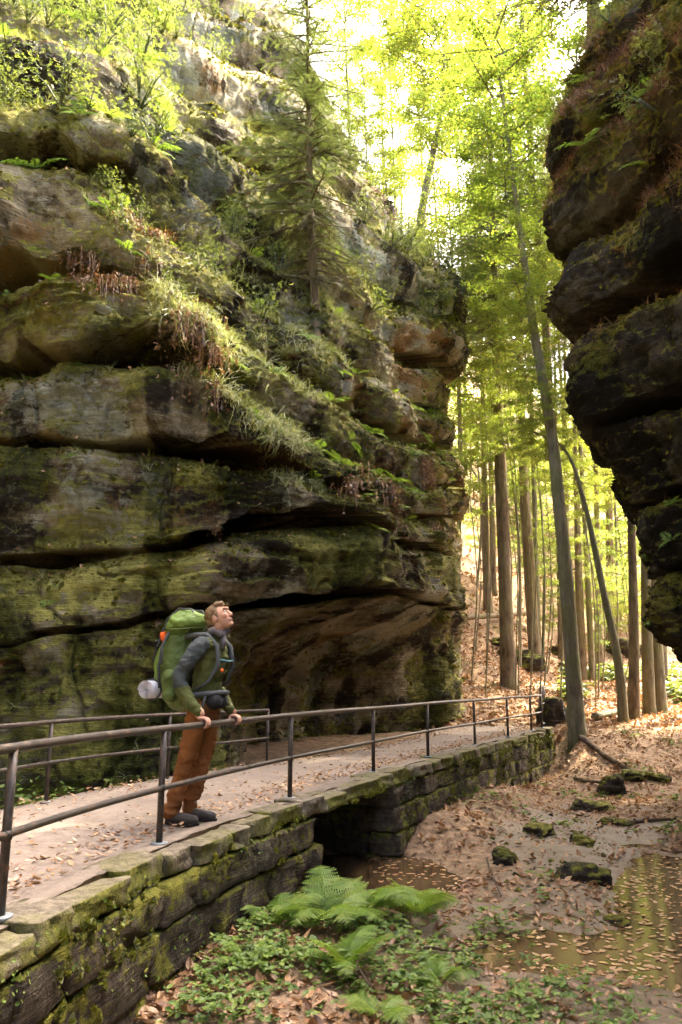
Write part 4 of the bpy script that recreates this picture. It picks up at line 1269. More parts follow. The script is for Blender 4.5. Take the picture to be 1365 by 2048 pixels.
# big ferns on the near bank: every frond a part
def big_fern(px, py, size, nfr, label, seed):
    rg = np.random.default_rng(seed)
    x, yc, zc = ray(px, py)
    t = (-.86 - CAMZ) / zc
    X, Y = x * t, yc * t
    Z = float(ground_h(np.array([X]), np.array([Y]))[0])
    root = empty('fern', (X, Y, Z), rg.uniform(0, 6.28))
    tag(root, label, 'fern', 'ferns on the near bank')
    for k in range(nfr):
        o = bpy.data.objects.new('frond', FINE_FRONDS[rg.integers(0, len(FINE_FRONDS))])
        o.rotation_euler = (rg.normal(0, .15), rg.normal(0.05, .15), 2 * math.pi * k / nfr + rg.uniform(-.35, .35))
        s = size * rg.uniform(.7, 1.1)
        o.scale = (s, s, s)
        link(o, root)
big_fern(560, 1900, 0.50, 7, 'bright green fern nearest the wall, left of the big bank ferns', 1)
big_fern(655, 1895, 0.64, 8, 'large arching fern in front of the culvert opening', 2)
big_fern(735, 1860, 0.62, 8, 'tall pale green fern right of the culvert opening', 3)
big_fern(830, 1840, 0.58, 7, 'wide fern at the right end of the bank fern clump', 4)
big_fern(690, 1975, 0.48, 7, 'lower drooping fern below the bank fern clump', 5)
big_fern(880, 1960, 0.34, 6, 'small fern at the edge of the brown pool', 6)
big_fern(500, 1985, 0.32, 6, 'small fern among fallen leaves at the lower left', 7)
big_fern(760, 2040, 0.34, 6, 'fern at the bottom edge among the bramble leaves', 8)

# ------------------------------------------------------------------ rocks, logs and sticks
def rock_mesh(seed, flat=0.6, mat=None):
    bm = bmesh.new()
    bmesh.ops.create_icosphere(bm, subdivisions=4, radius=1.0)
    V = np.array([v.co[:] for v in bm.verts])
    d = 1 + .42 * fbm(V + seed, 0.9, 3, seed) + .17 * fbm(V + seed, 2.6, 3, seed + 4) + .05 * fbm(V + seed, 7, 2, seed + 5)
    V = V * d[:, None]
    V = np.sign(V) * np.abs(V) ** 0.85
    V[:, 2] = np.where(V[:, 2] < -.35, -.35 + .3 * (V[:, 2] + .35), V[:, 2]) * flat
    for v, c in zip(bm.verts, V): v.co = c
    me = bpy.data.meshes.new('boulder'); bm.to_mesh(me); bm.free()
    for p in me.polygons: p.use_smooth = True
    me.materials.append(mat or MAT['masonry'])
    return me
ROCKS = [rock_mesh(500 + 7 * i, f, MAT['boulder']) for i, f in enumerate((.55, .7, .6, .45, .8))]
def ground_at(px, py):
    """where a sight line meets the ground"""
    x, yc, zc = ray(px, py)
    t = np.linspace(3, 70, 2700)
    h = ground_h(x * t, yc * t)
    k = np.argmax(CAMZ + zc * t < h)
    return np.array((x * t[k], yc * t[k], h[k]))
def rock(px, py, wpx, k, label, sq=1.0, rz=0.0):
    p = ground_at(px, py)
    o = bpy.data.objects.new('boulder', ROCKS[k])
    r = wpx / 2 * p[1] / FPX
    o.location = (p[0], p[1] + r * .5, p[2] + r * .12 * sq)
    o.scale = (r, r * .8, r * sq); o.rotation_euler = (0, 0, rz)
    link(o); tag(o, label, 'boulder', 'boulders along the stream')
rock(1170, 1765, 92, 0, 'dark wet boulder lying alone on the mud beside the stream', .8)
rock(1012, 1728, 62, 1, 'mossy boulder below the sunlit end of the retaining wall', .9, 1)
rock(1238, 1852, 46, 2, 'small dark stone by the edge of the leaf covered pool', .7, 2)
rock(1195, 1622, 80, 3, 'flat dark slab in the middle of the dry stream bed', .7, .5)
rock(1232, 1590, 70, 4, 'dark boulder with a mossy top near the fallen branch', .9, 1.3)
rock(1322, 1565, 46, 1, 'small dark boulder under the right rock wall', .9, 2.2)
rock(1272, 1562, 58, 0, 'low dark boulder between two others under the right rock wall', .8, 3)
rock(1240, 1650, 60, 3, 'thin flat stone half sunk in the mud', .5, .2)
rock(1085, 1672, 74, 2, 'mossy hummock of stone and leaves beyond the lone boulder', .6, 4)
rock(1165, 1690, 50, 4, 'small mossy stone behind the lone dark boulder', .6, 5)
rock(1112, 1448, 74, 4, 'mossy boulder at the very end of the retaining wall', 1.25, .6)
rock(1050, 1335, 95, 1, 'big mossy boulder between two trunks on the leafy slope', 1.0, 1.9)
rock(1118, 1312, 76, 3, 'long mossy boulder lying uphill behind the main trunk', .9, 2.7)
rock(1002, 1290, 50, 0, 'small boulder left of the straight trunk on the slope', .8, .9)
rock(1150, 1345, 60, 2, 'mossy boulder at the foot of the far slender trunk', .9, 3.3)
rock(1250, 1312, 70, 4, 'mossy boulder on the far side of the valley floor', .9, .1)
rock(1330, 1385, 60, 1, 'dark boulder below the right rock wall among far trunks', .8, .4)

def stick(name, pts, r0, r1, label, cat, mat='wood', n=9, group=None, wob=.02):
    P = np.array(pts, dtype=float)
    C2, q = curve(P, 24)
    C2 = C2 + wob * np.stack([vnoise(C2 * 3, 1, 3), vnoise(C2 * 3, 1, 5), .6 * vnoise(C2 * 3, 1, 7)], 1)
    rad = np.linspace(r0, r1, 24) * (1 + .12 * vnoise(C2 * 5, 1, 9))
    base = C2[0].copy()
    mb = MB().tube(C2 - base, rad, n)
    o = mb.build(name, MAT[mat]); o.location = base
    tag(o, label, cat, group)
    return o
g = ground_at
U = lambda p, dz: p + np.array((0, 0, dz))
stick('fallen_log', [U(g(918, 1262), .55), U(g(1000, 1255), .55), U(at(1072, 1226, g(1072, 1262)[1]), 0)], .13, .09, 'thin fallen log lying across the leafy slope behind the straight trunk', 'log', 'bark')
stick('fallen_branch', [U(g(1148, 1470), .06), U(g(1180, 1492), .05), U(g(1215, 1520), .05), U(g(1268, 1548), .03)], .10, .04, 'crooked brown branch lying from the main trunk foot towards the stream', 'branch')
stick('fallen_log', [U(g(1190, 1442), .1), U(g(1225, 1434), .12), U(g(1248, 1428), .15)], .10, .07, 'short pale log lying at the foot of the leaning tree', 'log', 'bark_grey')
stick('stick', [U(g(975, 1745), .14), U(g(985, 1770), .10), U(g(1002, 1800), .03)], .012, .006, 'bent bare stick standing out of the leaves by the pools', 'stick', n=6, wob=.01)
stick('stick', [U(g(1030, 1828), .02), U(g(1060, 1838), .02), U(g(1078, 1842), .015)], .010, .007, 'dark short stick lying on the mud by the brown pool', 'stick', n=6, wob=.008)
stick('stick', [U(g(850, 1930), .10), U(g(930, 1925), .08), U(g(980, 1905), .05)], .010, .005, 'long thin twig over the bramble leaves', 'stick', n=6, wob=.01)
stick('stick', [U(g(1250, 1652), .03), U(g(1300, 1645), .03), U(g(1352, 1640), .02)], .03, .02, 'straight dark stick on the mud near the right rock wall', 'stick', n=7, wob=.01)
stick('stick', [U(g(740, 2030), .16), U(g(715, 2000), .2), U(g(735, 1955), .1)], .007, .004, 'thin bare twig among the bramble at the bottom edge', 'stick', n=5, wob=.01)
stick('stick', [U(g(1150, 1560), .03), U(g(1190, 1570), .05), U(g(1240, 1572), .03)], .035, .02, 'brown branch piece beside the dark slab in the stream bed', 'stick', n=7, wob=.02)

# ------------------------------------------------------------------ trees
def needle_twig():
    V = []; F = []
    n = 10
    for i in range(n):
        x = i / n
        for sd in (-1, 1):
            l = .26 * (1 - .55 * x)
            k = len(V)
            V.extend([(x, 0, 0), (x + .055, 0, 0), (x + .10 + l * .55, sd * l, -.05 * l + .03 * (i % 3 - 1))]); F.append((k, k + 1, k + 2))
        k = len(V); V.extend([(x, .012, 0), (x + .06, -.012, 0), (x + .14, 0, .10)]); F.append((k, k + 1, k + 2))
    k = len(V); V.extend([(0, .012, 0), (0, -.012, 0), (1, 0, 0)]); F.append((k, k + 1, k + 2))
    return np.array(V), np.array(F)
NTW, NTW_F = needle_twig()

def spruce_crown(mb, wood, H, rad, z0, seed, step=.26, per=5, tw=.34, dead_below=0.0, dens=1.0, top_pow=.85, droop0=.25):
    rg = np.random.default_rng(seed)
    P = []; Ms = []; S = []; T = []
    z = z0
    while z < H - .15:
        f = (z - z0) / (H - z0)
        for b in range(per + rg.integers(-1, 2)):
            yaw = rg.uniform(0, 2 * np.pi)
            L = rad * (1 - f) ** top_pow * rg.uniform(.55, 1.12) + .12
            if f < .12: L *= rg.uniform(.5, 1)
            dead = z < dead_below and rg.random() < .75
            n = 8
            s = np.linspace(0, 1, n)
            el = -droop0 + .5 * (f) + rg.normal(0, .08)
            a = el + np.array([.15, -.02, -.12, -.15, -.10, .0, .12, .2])
            hx = np.concatenate([[0], np.cumsum(np.cos(a[:-1]))]) * L / (n - 1)
            hz = np.concatenate([[0], np.cumsum(np.sin(a[:-1]))]) * L / (n - 1)
            dirx = np.array((math.cos(yaw), math.sin(yaw), 0))
            br = np.array((0, 0, z)) + hx[:, None] * dirx + hz[:, None] * np.array((0, 0, 1.0))
            wood.tube(br, np.linspace(.012 + .010 * L, .003, n), 5, False)
            m = max(3, int(L / .085 * dens))
            if dead: m = int(m * .55)
            q = np.linspace(.12, 1.0, m)
            for k, qq in enumerate(q):
                p = np.array([np.interp(qq, s, br[:, c]) for c in range(3)])
                sd = 1 if k % 2 else -1
                yy = yaw + sd * rg.uniform(.55, 1.0) if k < m - 1 else yaw
                P.append(p); Ms.append((yy, rg.uniform(.0, .55) + (.35 if dead else 0), rg.normal(0, .25)))
                S.append(tw * (1.1 - .55 * qq) * rg.uniform(.7, 1.2) * min(1.3, .5 + .4 * L))
                T.append(rg.uniform(0, .28) if dead else np.clip(rg.normal(.62, .17), .3, 1))
        z += step * rg.uniform(.7, 1.3)
    Ms = np.array(Ms)
    mb.inst(NTW, NTW_F, np.array(P), rots(Ms[:, 0], Ms[:, 1], Ms[:, 2]), np.array(S), np.array(T))

def trunk_tube(pts, r0, r1, n=14, flare=.5, seed=0):
    P = np.array(pts, dtype=float)
    Cc, q = curve(P, 60)
    f = np.linspace(0, 1, 60)
    rad = r0 + (r1 - r0) * f
    rad = rad * (1 + flare * np.exp(-q / (2.2 * r0 + .05)))
    V, F = tube(Cc, rad, n)
    axis = np.repeat(Cc, n, 0)
    V[:len(axis)] = axis + (V[:len(axis)] - axis) * (1 + .10 * vnoise(V[:len(axis)] * np.array((1, 1, .35)) * (1.2 / max(r0, .05)) * .35, 1, seed))[:, None]
    return V, F

# the young spruce on the ledge of the left cliff
sp = at(626, 694, 15.35)
spruce = empty('spruce_tree', sp)
tag(spruce, 'slender spruce growing from the left cliff ledge, lower branches bare', 'tree')
top = at(612, -140, 15.6) - sp
V, F = trunk_tube([(0, 0, -.35), (0.06, 0, .5), top * .3, top * .65, top], .105, .015, 12, .35, 4)
obj_np('trunk', V, F, MAT['bark'], spruce)
crown = MB(); wood = MB()
spruce_crown(crown, wood, top[2], 2.05, 1.5, 5, .24, 6, .42, 4.2, .88, .7, .32)
lean = top / top[2]
for m_ in (crown, wood):
    m_.V = [v + (v[:, 2:3] * lean[None, :2] @ np.array([[1, 0, 0], [0, 1, 0]])) for v in m_.V]
wood.build('branches', MAT['bark'], spruce)['kind'] = 'stuff'; crown.build('crown', MAT['needle'], spruce, False)

# crown meshes shared by the forest trees
def beech_crown(seed, rx, rz, n_leaf, size, limbs=16):
    rg = np.random.default_rng(seed)
    wood = MB(); mb = MB()
    tips = []
    for k in range(limbs):
        z0 = -rz * .9 + 1.5 * rz * (k / limbs)
        yaw = k * 2.4 + rg.uniform(-.5, .5)
        L = rx * math.sqrt(max(.1, 1 - (z0 / rz * .9) ** 2)) * rg.uniform(.75, 1.15)
        d = np.array((math.cos(yaw), math.sin(yaw), rg.uniform(.15, .6)))
        p0 = np.array((0, 0, z0)); p1 = p0 + d * L * .5 + rg.normal(0, .12, 3); p2 = p0 + d * L + np.array((0, 0, -.05 * L)) + rg.normal(0, .2, 3)
        wood.tube([p0, p1, p2], [.05, .03, .008], 5, False)
        for j in range(5):
            f = rg.uniform(.3, 1)
            b = p0 + (p1 - p0) * min(1, f * 2) if f < .5 else p1 + (p2 - p1) * (f * 2 - 1)
            e = b + np.array((rg.normal(0, .35 * rx * .5), rg.normal(0, .35 * rx * .5), rg.normal(.05, .2)))
            wood.tube([b, .5 * (b + e) + (0, 0, .05), e], [.014, .009, .004], 4, False)
            tips += [(b, e)] 
    N = n_leaf
    idx = rg.integers(0, len(tips), N)
    A = np.array([t[0] for t in tips])[idx]; B = np.array([t[1] for t in tips])[idx]
    P = A + (B - A) * rg.uniform(.1, 1.15, N)[:, None] + rg.normal(0, 1, (N, 3)) * np.array((.30, .30, .13)) * (rx / 3) ** .5
    mb.inst(FLAT * np.array((1, 1.1, 1)), FLAT_F, P, rots(rg.uniform(0, 6.3, N), rg.normal(.15, .4, N), rg.normal(0, .45, N)), rg.uniform(.7, 1.25, N) * size, np.clip(rg.normal(.5, .24, N), 0, 1))
    return mb, wood
def keep_mesh(mb, name, mat):
    o = mb.build(name, mat, None, False); me = o.data; bpy.data.objects.remove(o); return me
BEECH = []
for i_, (rx, rz, nl, sz) in enumerate([(3.2, 4.2, 8500, .15), (2.6, 5.0, 8000, .14), (3.6, 3.4, 8500, .16)]):
    a_, b_ = beech_crown(600 + i_, rx, rz, nl, sz)
    BEECH.append((keep_mesh(a_, 'crown', MAT['beech']), keep_mesh(b_, 'limbs', MAT['bark_grey']), rz))
SPRUCE = []
for i_, (H_, r_) in enumerate([(13.0, 2.5), (15.0, 2.2)]):
    a_, b_ = MB(), MB()
    spruce_crown(a_, b_, H_, r_, 0.0, 700 + i_, .42, 6, .62, 1.5, .55, .8, .3)
    SPRUCE.append((keep_mesh(a_, 'crown', MAT['needle']), keep_mesh(b_, 'branches', MAT['bark']), H_))

def tree(name, label, base, via, r0, kind, crown_at=None, cs=1.0, seed=0, group='trees in the gorge', bark=None, r1=None, cat='tree'):
    """trunk through the points, crown copies along its upper part; base and points are world positions"""
    base = np.array(base, dtype=float)
    root = empty(name, base); tag(root, label, cat, group)
    pts = [np.array((0, 0, -.3))] + [np.array(p) - base for p in via]
    mt = MAT[bark] if bark else (MAT['bark'] if kind == 'spruce' else MAT['bark_grey'])
    V, F = trunk_tube(pts, r0, r1 if r1 else r0 * .22, 14, .28, seed)
    obj_np('trunk', V, F, mt, root)
    rg = np.random.default_rng(seed + 1)
    for (p, s, k) in (crown_at or []):
        p = np.array(p) - base
        if kind == 'spruce':
            cm, wm, H_ = SPRUCE[k % 2]
        else:
            cm, wm, H_ = BEECH[k % 3]
        rz = rg.uniform(0, 6.28)
        for nm, me in (('crown', cm), ('branches', wm)):
            o = bpy.data.objects.new(nm, me); o.location = p; o.rotation_euler = (0, 0, rz); o.scale = (s, s, s)
            link(o, root)
            if nm == 'branches': o['kind'] = 'stuff'
    return root

def px_tree(name, label, base_px, Y, via_px, w_px, kind, crowns, seed, bark=None, **kw):
    """a tree whose trunk is sighted at base_px and via_px, all near depth Y; crowns: (px, py, dY, scale, variant)"""
    b = at(base_px[0], base_px[1], Y)
    b[2] = float(ground_h(np.array([b[0]]), np.array([b[1]]))[0]) if base_px[1] > 1200 else b[2]
    via = [at(px, py, Y + dy) for px, py, dy in via_px]
    cr = [(at(px, py, Y + dy), s, v) for px, py, dy, s, v in crowns]
    return tree(name, label, b, via, w_px / 2 * Y / FPX, kind, cr, seed=seed, bark=bark, **kw)

# trees one can tell apart by their trunks
px_tree('beech_tree', 'thick grey trunk at the wall end leaning slightly left, ivy leaves above', (1155, 1455), 19.6, [(1140, 1250, 0), (1118, 1000, 0), (1100, 840, 0.2), (1065, 640, .4), (1035, 420, .8), (1000, 150, 1.2)], 33, 'beech',
        [(1095, 760, -.3, .22, 1), (1040, 560, .3, .42, 0), (1010, 330, .8, .6, 2), (990, 120, 1.2, .7, 0)], 11)
px_tree('spruce_tree', 'straight brown trunk beside the path bend on the leafy slope', (1018, 1383), 27.0, [(1010, 1150, 0), (1000, 900, 0), (992, 700, 0), (985, 420, 0), (980, 200, 0)], 31, 'spruce', [(990, 690, 0, .95, 0)], 12)
px_tree('spruce_tree', 'brown trunk just right of the straight one, mossy boulder at its foot', (1072, 1335), 33.0, [(1060, 1150, 0), (1045, 900, 0), (1040, 650, 0), (1030, 350, 0)], 25, 'spruce', [(1042, 760, 0, 1.0, 1)], 13)
px_tree('spruce_tree', 'reddish brown trunk high on the leafy slope near the cliff', (977, 1232), 39.0, [(972, 1100, 0), (968, 900, 0), (962, 600, 0)], 19, 'spruce', [(965, 720, 0, 1.0, 0)], 14)
px_tree('spruce_tree', 'thin trunk next to the reddish one high on the slope', (987, 1180), 43.0, [(985, 1050, 0), (982, 900, 0), (976, 600, 0)], 14, 'spruce', [(978, 650, 0, 1.1, 1)], 15)
px_tree('spruce_tree', 'slender dark trunk right of the thick grey one, far behind', (1163, 1330), 34.0, [(1158, 1150, 0), (1152, 950, 0), (1145, 650, 0)], 18, 'spruce', [(1150, 720, 0, 1.0, 0)], 16)
px_tree('beech_tree', 'young tree bent in a long curve to the left over the stream', (1246, 1432), 21.2, [(1238, 1330, 0), (1205, 1170, .2), (1168, 1000, .5), (1130, 900, .8), (1060, 860, 1.2)], 20, 'beech', [(1110, 860, 1.0, .28, 1), (1040, 870, 1.3, .25, 2)], 17, r1=.03)
px_tree('spruce_tree', 'dark upright trunk right beside the curved young tree', (1266, 1428), 22.2, [(1268, 1250, 0), (1262, 1000, 0), (1250, 600, 0)], 23, 'spruce', [(1255, 560, 0, 1.0, 1)], 18)
px_tree('beech_tree', 'pale grey trunk standing partly behind the right rock wall', (1297, 1418), 23.5, [(1294, 1250, 0), (1288, 1000, 0), (1270, 600, 0)], 25, 'beech', [(1285, 600, 0, .9, 0)], 19)
px_tree('spruce_tree', 'thin far trunk between the curved tree and the slender dark one', (1200, 1330), 40.0, [(1196, 1150, 0), (1192, 900, 0), (1186, 600, 0)], 15, 'spruce', [(1188, 700, 0, 1.1, 0)], 20)
px_tree('spruce_tree', 'thin far trunk just left of the thick grey one', (1122, 1300), 41.0, [(1118, 1100, 0), (1113, 900, 0), (1108, 600, 0)], 13, 'spruce', [(1110, 700, 0, 1.1, 1)], 21)
px_tree('spruce_tree', 'far thin trunk showing behind the thick grey one', (1136, 1290), 45.0, [(1134, 1100, 0), (1132, 900, 0), (1128, 600, 0)], 15, 'spruce', [(1128, 660, 0, 1.2, 0)], 22)
px_tree('spruce_tree', 'far trunk near the right rock wall in bright undergrowth', (1222, 1310), 46.0, [(1220, 1100, 0), (1216, 900, 0), (1210, 600, 0)], 20, 'spruce', [(1212, 650, 0, 1.2, 1)], 23)
px_tree('spruce_tree', 'shadowed trunk lowest under the right rock wall', (1322, 1372), 30.0, [(1322, 1250, 0), (1318, 1000, 0), (1312, 700, 0)], 24, 'spruce', [(1310, 640, 0, 1.0, 0)], 24)
px_tree('spruce_tree', 'tall grey green conifer rising beside the right rock wall', (1100, 900), 26.0, [(1092, 650, 0), (1075, 450, 0), (1060, 300, 0), (1045, 50, 0), (1030, -200, 0)], 20, 'spruce', [(1068, 560, 0, 1.15, 0)], 25)
px_tree('beech_tree', 'sunlit pale trunk leaning right on the bright hillside', (838, 470), 44.0, [(848, 400, 0), (868, 300, 0), (885, 200, 0), (890, 60, 0)], 20, 'beech', [(890, 180, 0, 1.25, 0), (860, 40, 0, 1.2, 2)], 26)
px_tree('spruce_tree', 'conifer standing on top of the right rock wall', (1188, 75), 13.5, [(1186, 20, 0), (1182, -120, 0), (1178, -300, 0)], 34, 'spruce', [(1183, 20, 0, .8, 1)], 27)
for i_, (x_, y_, zc_, sc_, k_, lab_) in enumerate([(8.5, 13.5, 19, 1.0, 0, 'beech added for shade behind the right rock wall, nearest the conifer'), (11.0, 17.0, 20, 1.1, 1, 'tall beech added for shade behind the right rock wall, second from the conifer'), (9.5, 20.5, 22, 1.0, 2, 'beech added for shade behind the right rock wall above the pale trunk'), (14.0, 20.0, 19, 1.2, 0, 'beech added for shade far back above the right rock wall'), (12.5, 25.0, 24, 1.2, 1, 'tall beech added for shade right of the grey green conifer, high crown'), (7.2, 15.8, 12.5, .8, 2, 'beech added for shade close behind the right rock wall'), (11.5, 21.0, 14.5, 1.1, 0, 'wide beech added for shade beyond the right rock wall'), (14.5, 25.5, 16, 1.3, 2, 'broad beech added for shade deeper in the woods beyond the right rock wall'), (17.5, 25.0, 20, 1.4, 1, 'tallest beech added for shade in the woods beyond the right rock wall'), (9.2, 23.8, 15.5, .8, 1, 'beech added for shade just right of the pale grey trunk')]):  # beeches added along the sun's rays to shade path and stream bed
    gz = float(ground_h(np.array([x_]), np.array([y_]))[0])
    tree('beech_tree', lab_, (x_, y_, gz), [(x_ + .2, y_, gz * .5 + zc_ * .5), (x_, y_, zc_), (x_, y_, zc_ + 3)], .2, 'beech', [((x_, y_, zc_), sc_, k_)], seed=60 + i_, group='beeches added for shade behind the right rock wall')
# the woods that fill the gorge behind: bright beeches on the slopes
fill = [(700, 330, 42, .8, 0, 0), (690, 40, 46, 1.0, 1, 0), (960, 40, 48, 1.2, 0, 0), (975, 220, 40, 1.0, 1, 1), (900, 440, 38, .9, 2, 1), (965, 540, 35, .9, 0, 1), (915, 650, 36, .7, 1, 2), (860, 250, 56, 1.0, 2, 0),
        (1000, 760, 32, .7, 2, 2), (1060, 790, 36, .9, 0, 2), (950, 860, 42, 1.0, 1, 2), (1180, 860, 44, 1.2, 2, 3), (1230, 1000, 48, 1.2, 0, 3), (1130, 1020, 55, 1.4, 1, 3), (1010, 980, 58, 1.4, 2, 2), (1200, 1160, 60, 1.3, 0, 3), (1090, 1130, 66, 1.4, 1, 3),
        (1250, 780, 40, 1.2, 1, 3), (1010, 60, 36, .9, 2, 1), (1090, 180, 34, .8, 0, 1), (820, 560, 36, .5, 1, 0), (870, 600, 37, .5, 2, 0), (1030, 620, 46, 1.3, 1, 2), (1100, 420, 42, 1.2, 2, 1), (740, 500, 44, .6, 0, 0), (560, 30, 48, .8, 1, 0), (780, 130, 58, 1.1, 1, 0), (770, 340, 52, .8, 2, 0), (830, 30, 64, 1.3, 0, 0), (730, 210, 50, .8, 1, 0), (905, 150, 56, 1.0, 2, 0), (760, 60, 70, 1.5, 0, 0), (800, 260, 66, 1.3, 1, 0), (745, 420, 60, 1.0, 2, 0), (860, 400, 60, 1.2, 0, 0), (700, 200, 62, 1.1, 1, 0), (930, 760, 50, 1.2, 0, 2), (1270, 1180, 50, 1.0, 2, 3), (950, 1000, 62, 1.3, 1, 3), (1060, 960, 70, 1.5, 0, 3), (1150, 920, 64, 1.4, 2, 3), (1240, 900, 62, 1.3, 1, 3), (1170, 1080, 72, 1.5, 0, 3), (1255, 1080, 66, 1.3, 2, 3), (1020, 1120, 74, 1.3, 1, 3), (1120, 1200, 70, 1.2, 0, 3), (1200, 620, 36, 1.0, 0, 3),
        (1180, 1060, 30, .36, 1, 4), (1120, 1140, 37, .4, 0, 4), (1225, 1180, 34, .42, 2, 4), (945, 960, 31, .38, 1, 4), (1040, 1010, 38, .5, 0, 4), (1088, 930, 28, .34, 2, 4), (1000, 880, 29, .4, 0, 4), (1240, 1090, 28, .34, 1, 4), (1095, 1080, 33, .4, 1, 4), (1150, 960, 27, .32, 2, 4), (1205, 930, 30, .4, 0, 4), (1060, 1100, 44, .5, 2, 4), (1190, 1230, 38, .36, 1, 4), (1100, 1210, 42, .36, 0, 4), (960, 1060, 44, .4, 2, 4), (1030, 900, 30, .4, 1, 4), (1250, 1200, 33, .34, 0, 4), (930, 900, 27, .3, 2, 4),
        (960, 690, 25, .42, 0, 5), (1000, 590, 24.5, .40, 1, 5), (1050, 720, 23.5, .36, 2, 5), (985, 830, 26, .36, 0, 5), (1065, 840, 23, .30, 1, 5), (935, 590, 27, .40, 2, 5), (1085, 560, 22.5, .36, 0, 5), (1130, 830, 24, .30, 1, 5)]
where = ['yellow green beech glowing in the bright gap under the sky', 'tall leafy beech left of the grey green conifer', 'leafy green beech just right of the cliff corner', 'leafy beech far back on the valley floor behind the trunks', 'small understorey beech sapling among the far trunks', 'fine leaved young beech veiling the tall trunks halfway up']
ORD = 'first second third fourth fifth sixth seventh eighth ninth tenth eleventh twelfth thirteenth fourteenth fifteenth sixteenth seventeenth eighteenth nineteenth twentieth'.split()
rank = {}
for z_ in range(6):
    for r_, i_ in enumerate(sorted([i for i, f in enumerate(fill) if f[5] == z_], key=lambda i: fill[i][0])): rank[i_] = ORD[min(r_, 19)]
for i_, (px, py, Y, s_, v_, z_) in enumerate(fill):
    c = at(px, py, Y)
    gx = c[0] + RNG.uniform(-.5, .5)
    gz = float(ground_h(np.array([gx]), np.array([Y]))[0])
    gz = min(gz, c[2] - 5 * s_)
    r_ = (.10 + .05 * s_, .10 + .04 * s_, .07, .07, .03, .022)[z_]
    tree('beech_tree', where[z_] + ', ' + rank[i_] + ' from left', (gx, Y, gz), [(gx * .6 + c[0] * .4 + .3, Y, gz * .55 + c[2] * .45), c, c + np.array((0, 0, 3 * s_))], r_, 'beech', [(c, s_, v_)], seed=100 + i_, group='beeches filling the gorge')


# ------------------------------------------------------------------ the hiker
MAT['skin'] = cloth('skin', (0.50, 0.27, 0.17), 0.12, 90, 0.55)
MAT['hair'] = cloth('hair', (0.19, 0.115, 0.055), 0.4, 140, 0.6)
MAT['trousers'] = cloth('rust_trousers', (0.21, 0.080, 0.022), 0.3, 120)
MAT['jacket_green'] = cloth('olive_softshell', (0.075, 0.085, 0.022), 0.3, 120)
MAT['jacket_grey'] = cloth('slate_softshell', (0.048, 0.056, 0.054), 0.25, 120)
MAT['boot'] = cloth('dark_leather', (0.045, 0.038, 0.034), 0.3, 90, 0.6)
MAT['sole'] = cloth('rubber_sole', (0.02, 0.018, 0.016), 0.2, 90, 0.8)
MAT['pack'] = cloth('green_ripstop', (0.13, 0.20, 0.035), 0.18, 150, 0.6)
MAT['pack_dark'] = cloth('moss_green_nylon', (0.085, 0.125, 0.028), 0.2, 150, 0.6)
MAT['webbing'] = cloth('grey_webbing', (0.065, 0.07, 0.07), 0.2, 150, 0.7)
MAT['black_foam'] = cloth('black_foam', (0.014, 0.014, 0.016), 0.2, 150, 0.85)
MAT['orange'] = cloth('orange_nylon', (0.80, 0.13, 0.015), 0.15, 150, 0.6)
MAT['scarf'] = cloth('grey_scarf', (0.13, 0.115, 0.11), 0.5, 40, 0.95)
MAT['foil'] = cloth('silver_mat', (0.62, 0.60, 0.60), 0.25, 40, 0.35)
MAT['buckle'] = cloth('teal_buckle', (0.05, 0.16, 0.17), 0.2, 60, 0.4)

def uv_ell(c, r, M=None, nu=20, nv=14):
    u = np.linspace(0, 2 * np.pi, nu, endpoint=False); v = np.linspace(0, np.pi, nv)
    V = np.array([(math.sin(b) * math.cos(a), math.sin(b) * math.sin(a), math.cos(b)) for b in v for a in u]) * np.array(r)
    if M is not None: V = V @ np.array(M).T
    F = [(i * nu + k, i * nu + (k + 1) % nu, (i + 1) * nu + (k + 1) % nu, (i + 1) * nu + k) for i in range(nv - 1) for k in range(nu)]
    return V + np.array(c), np.array(F)[:, ::-1]

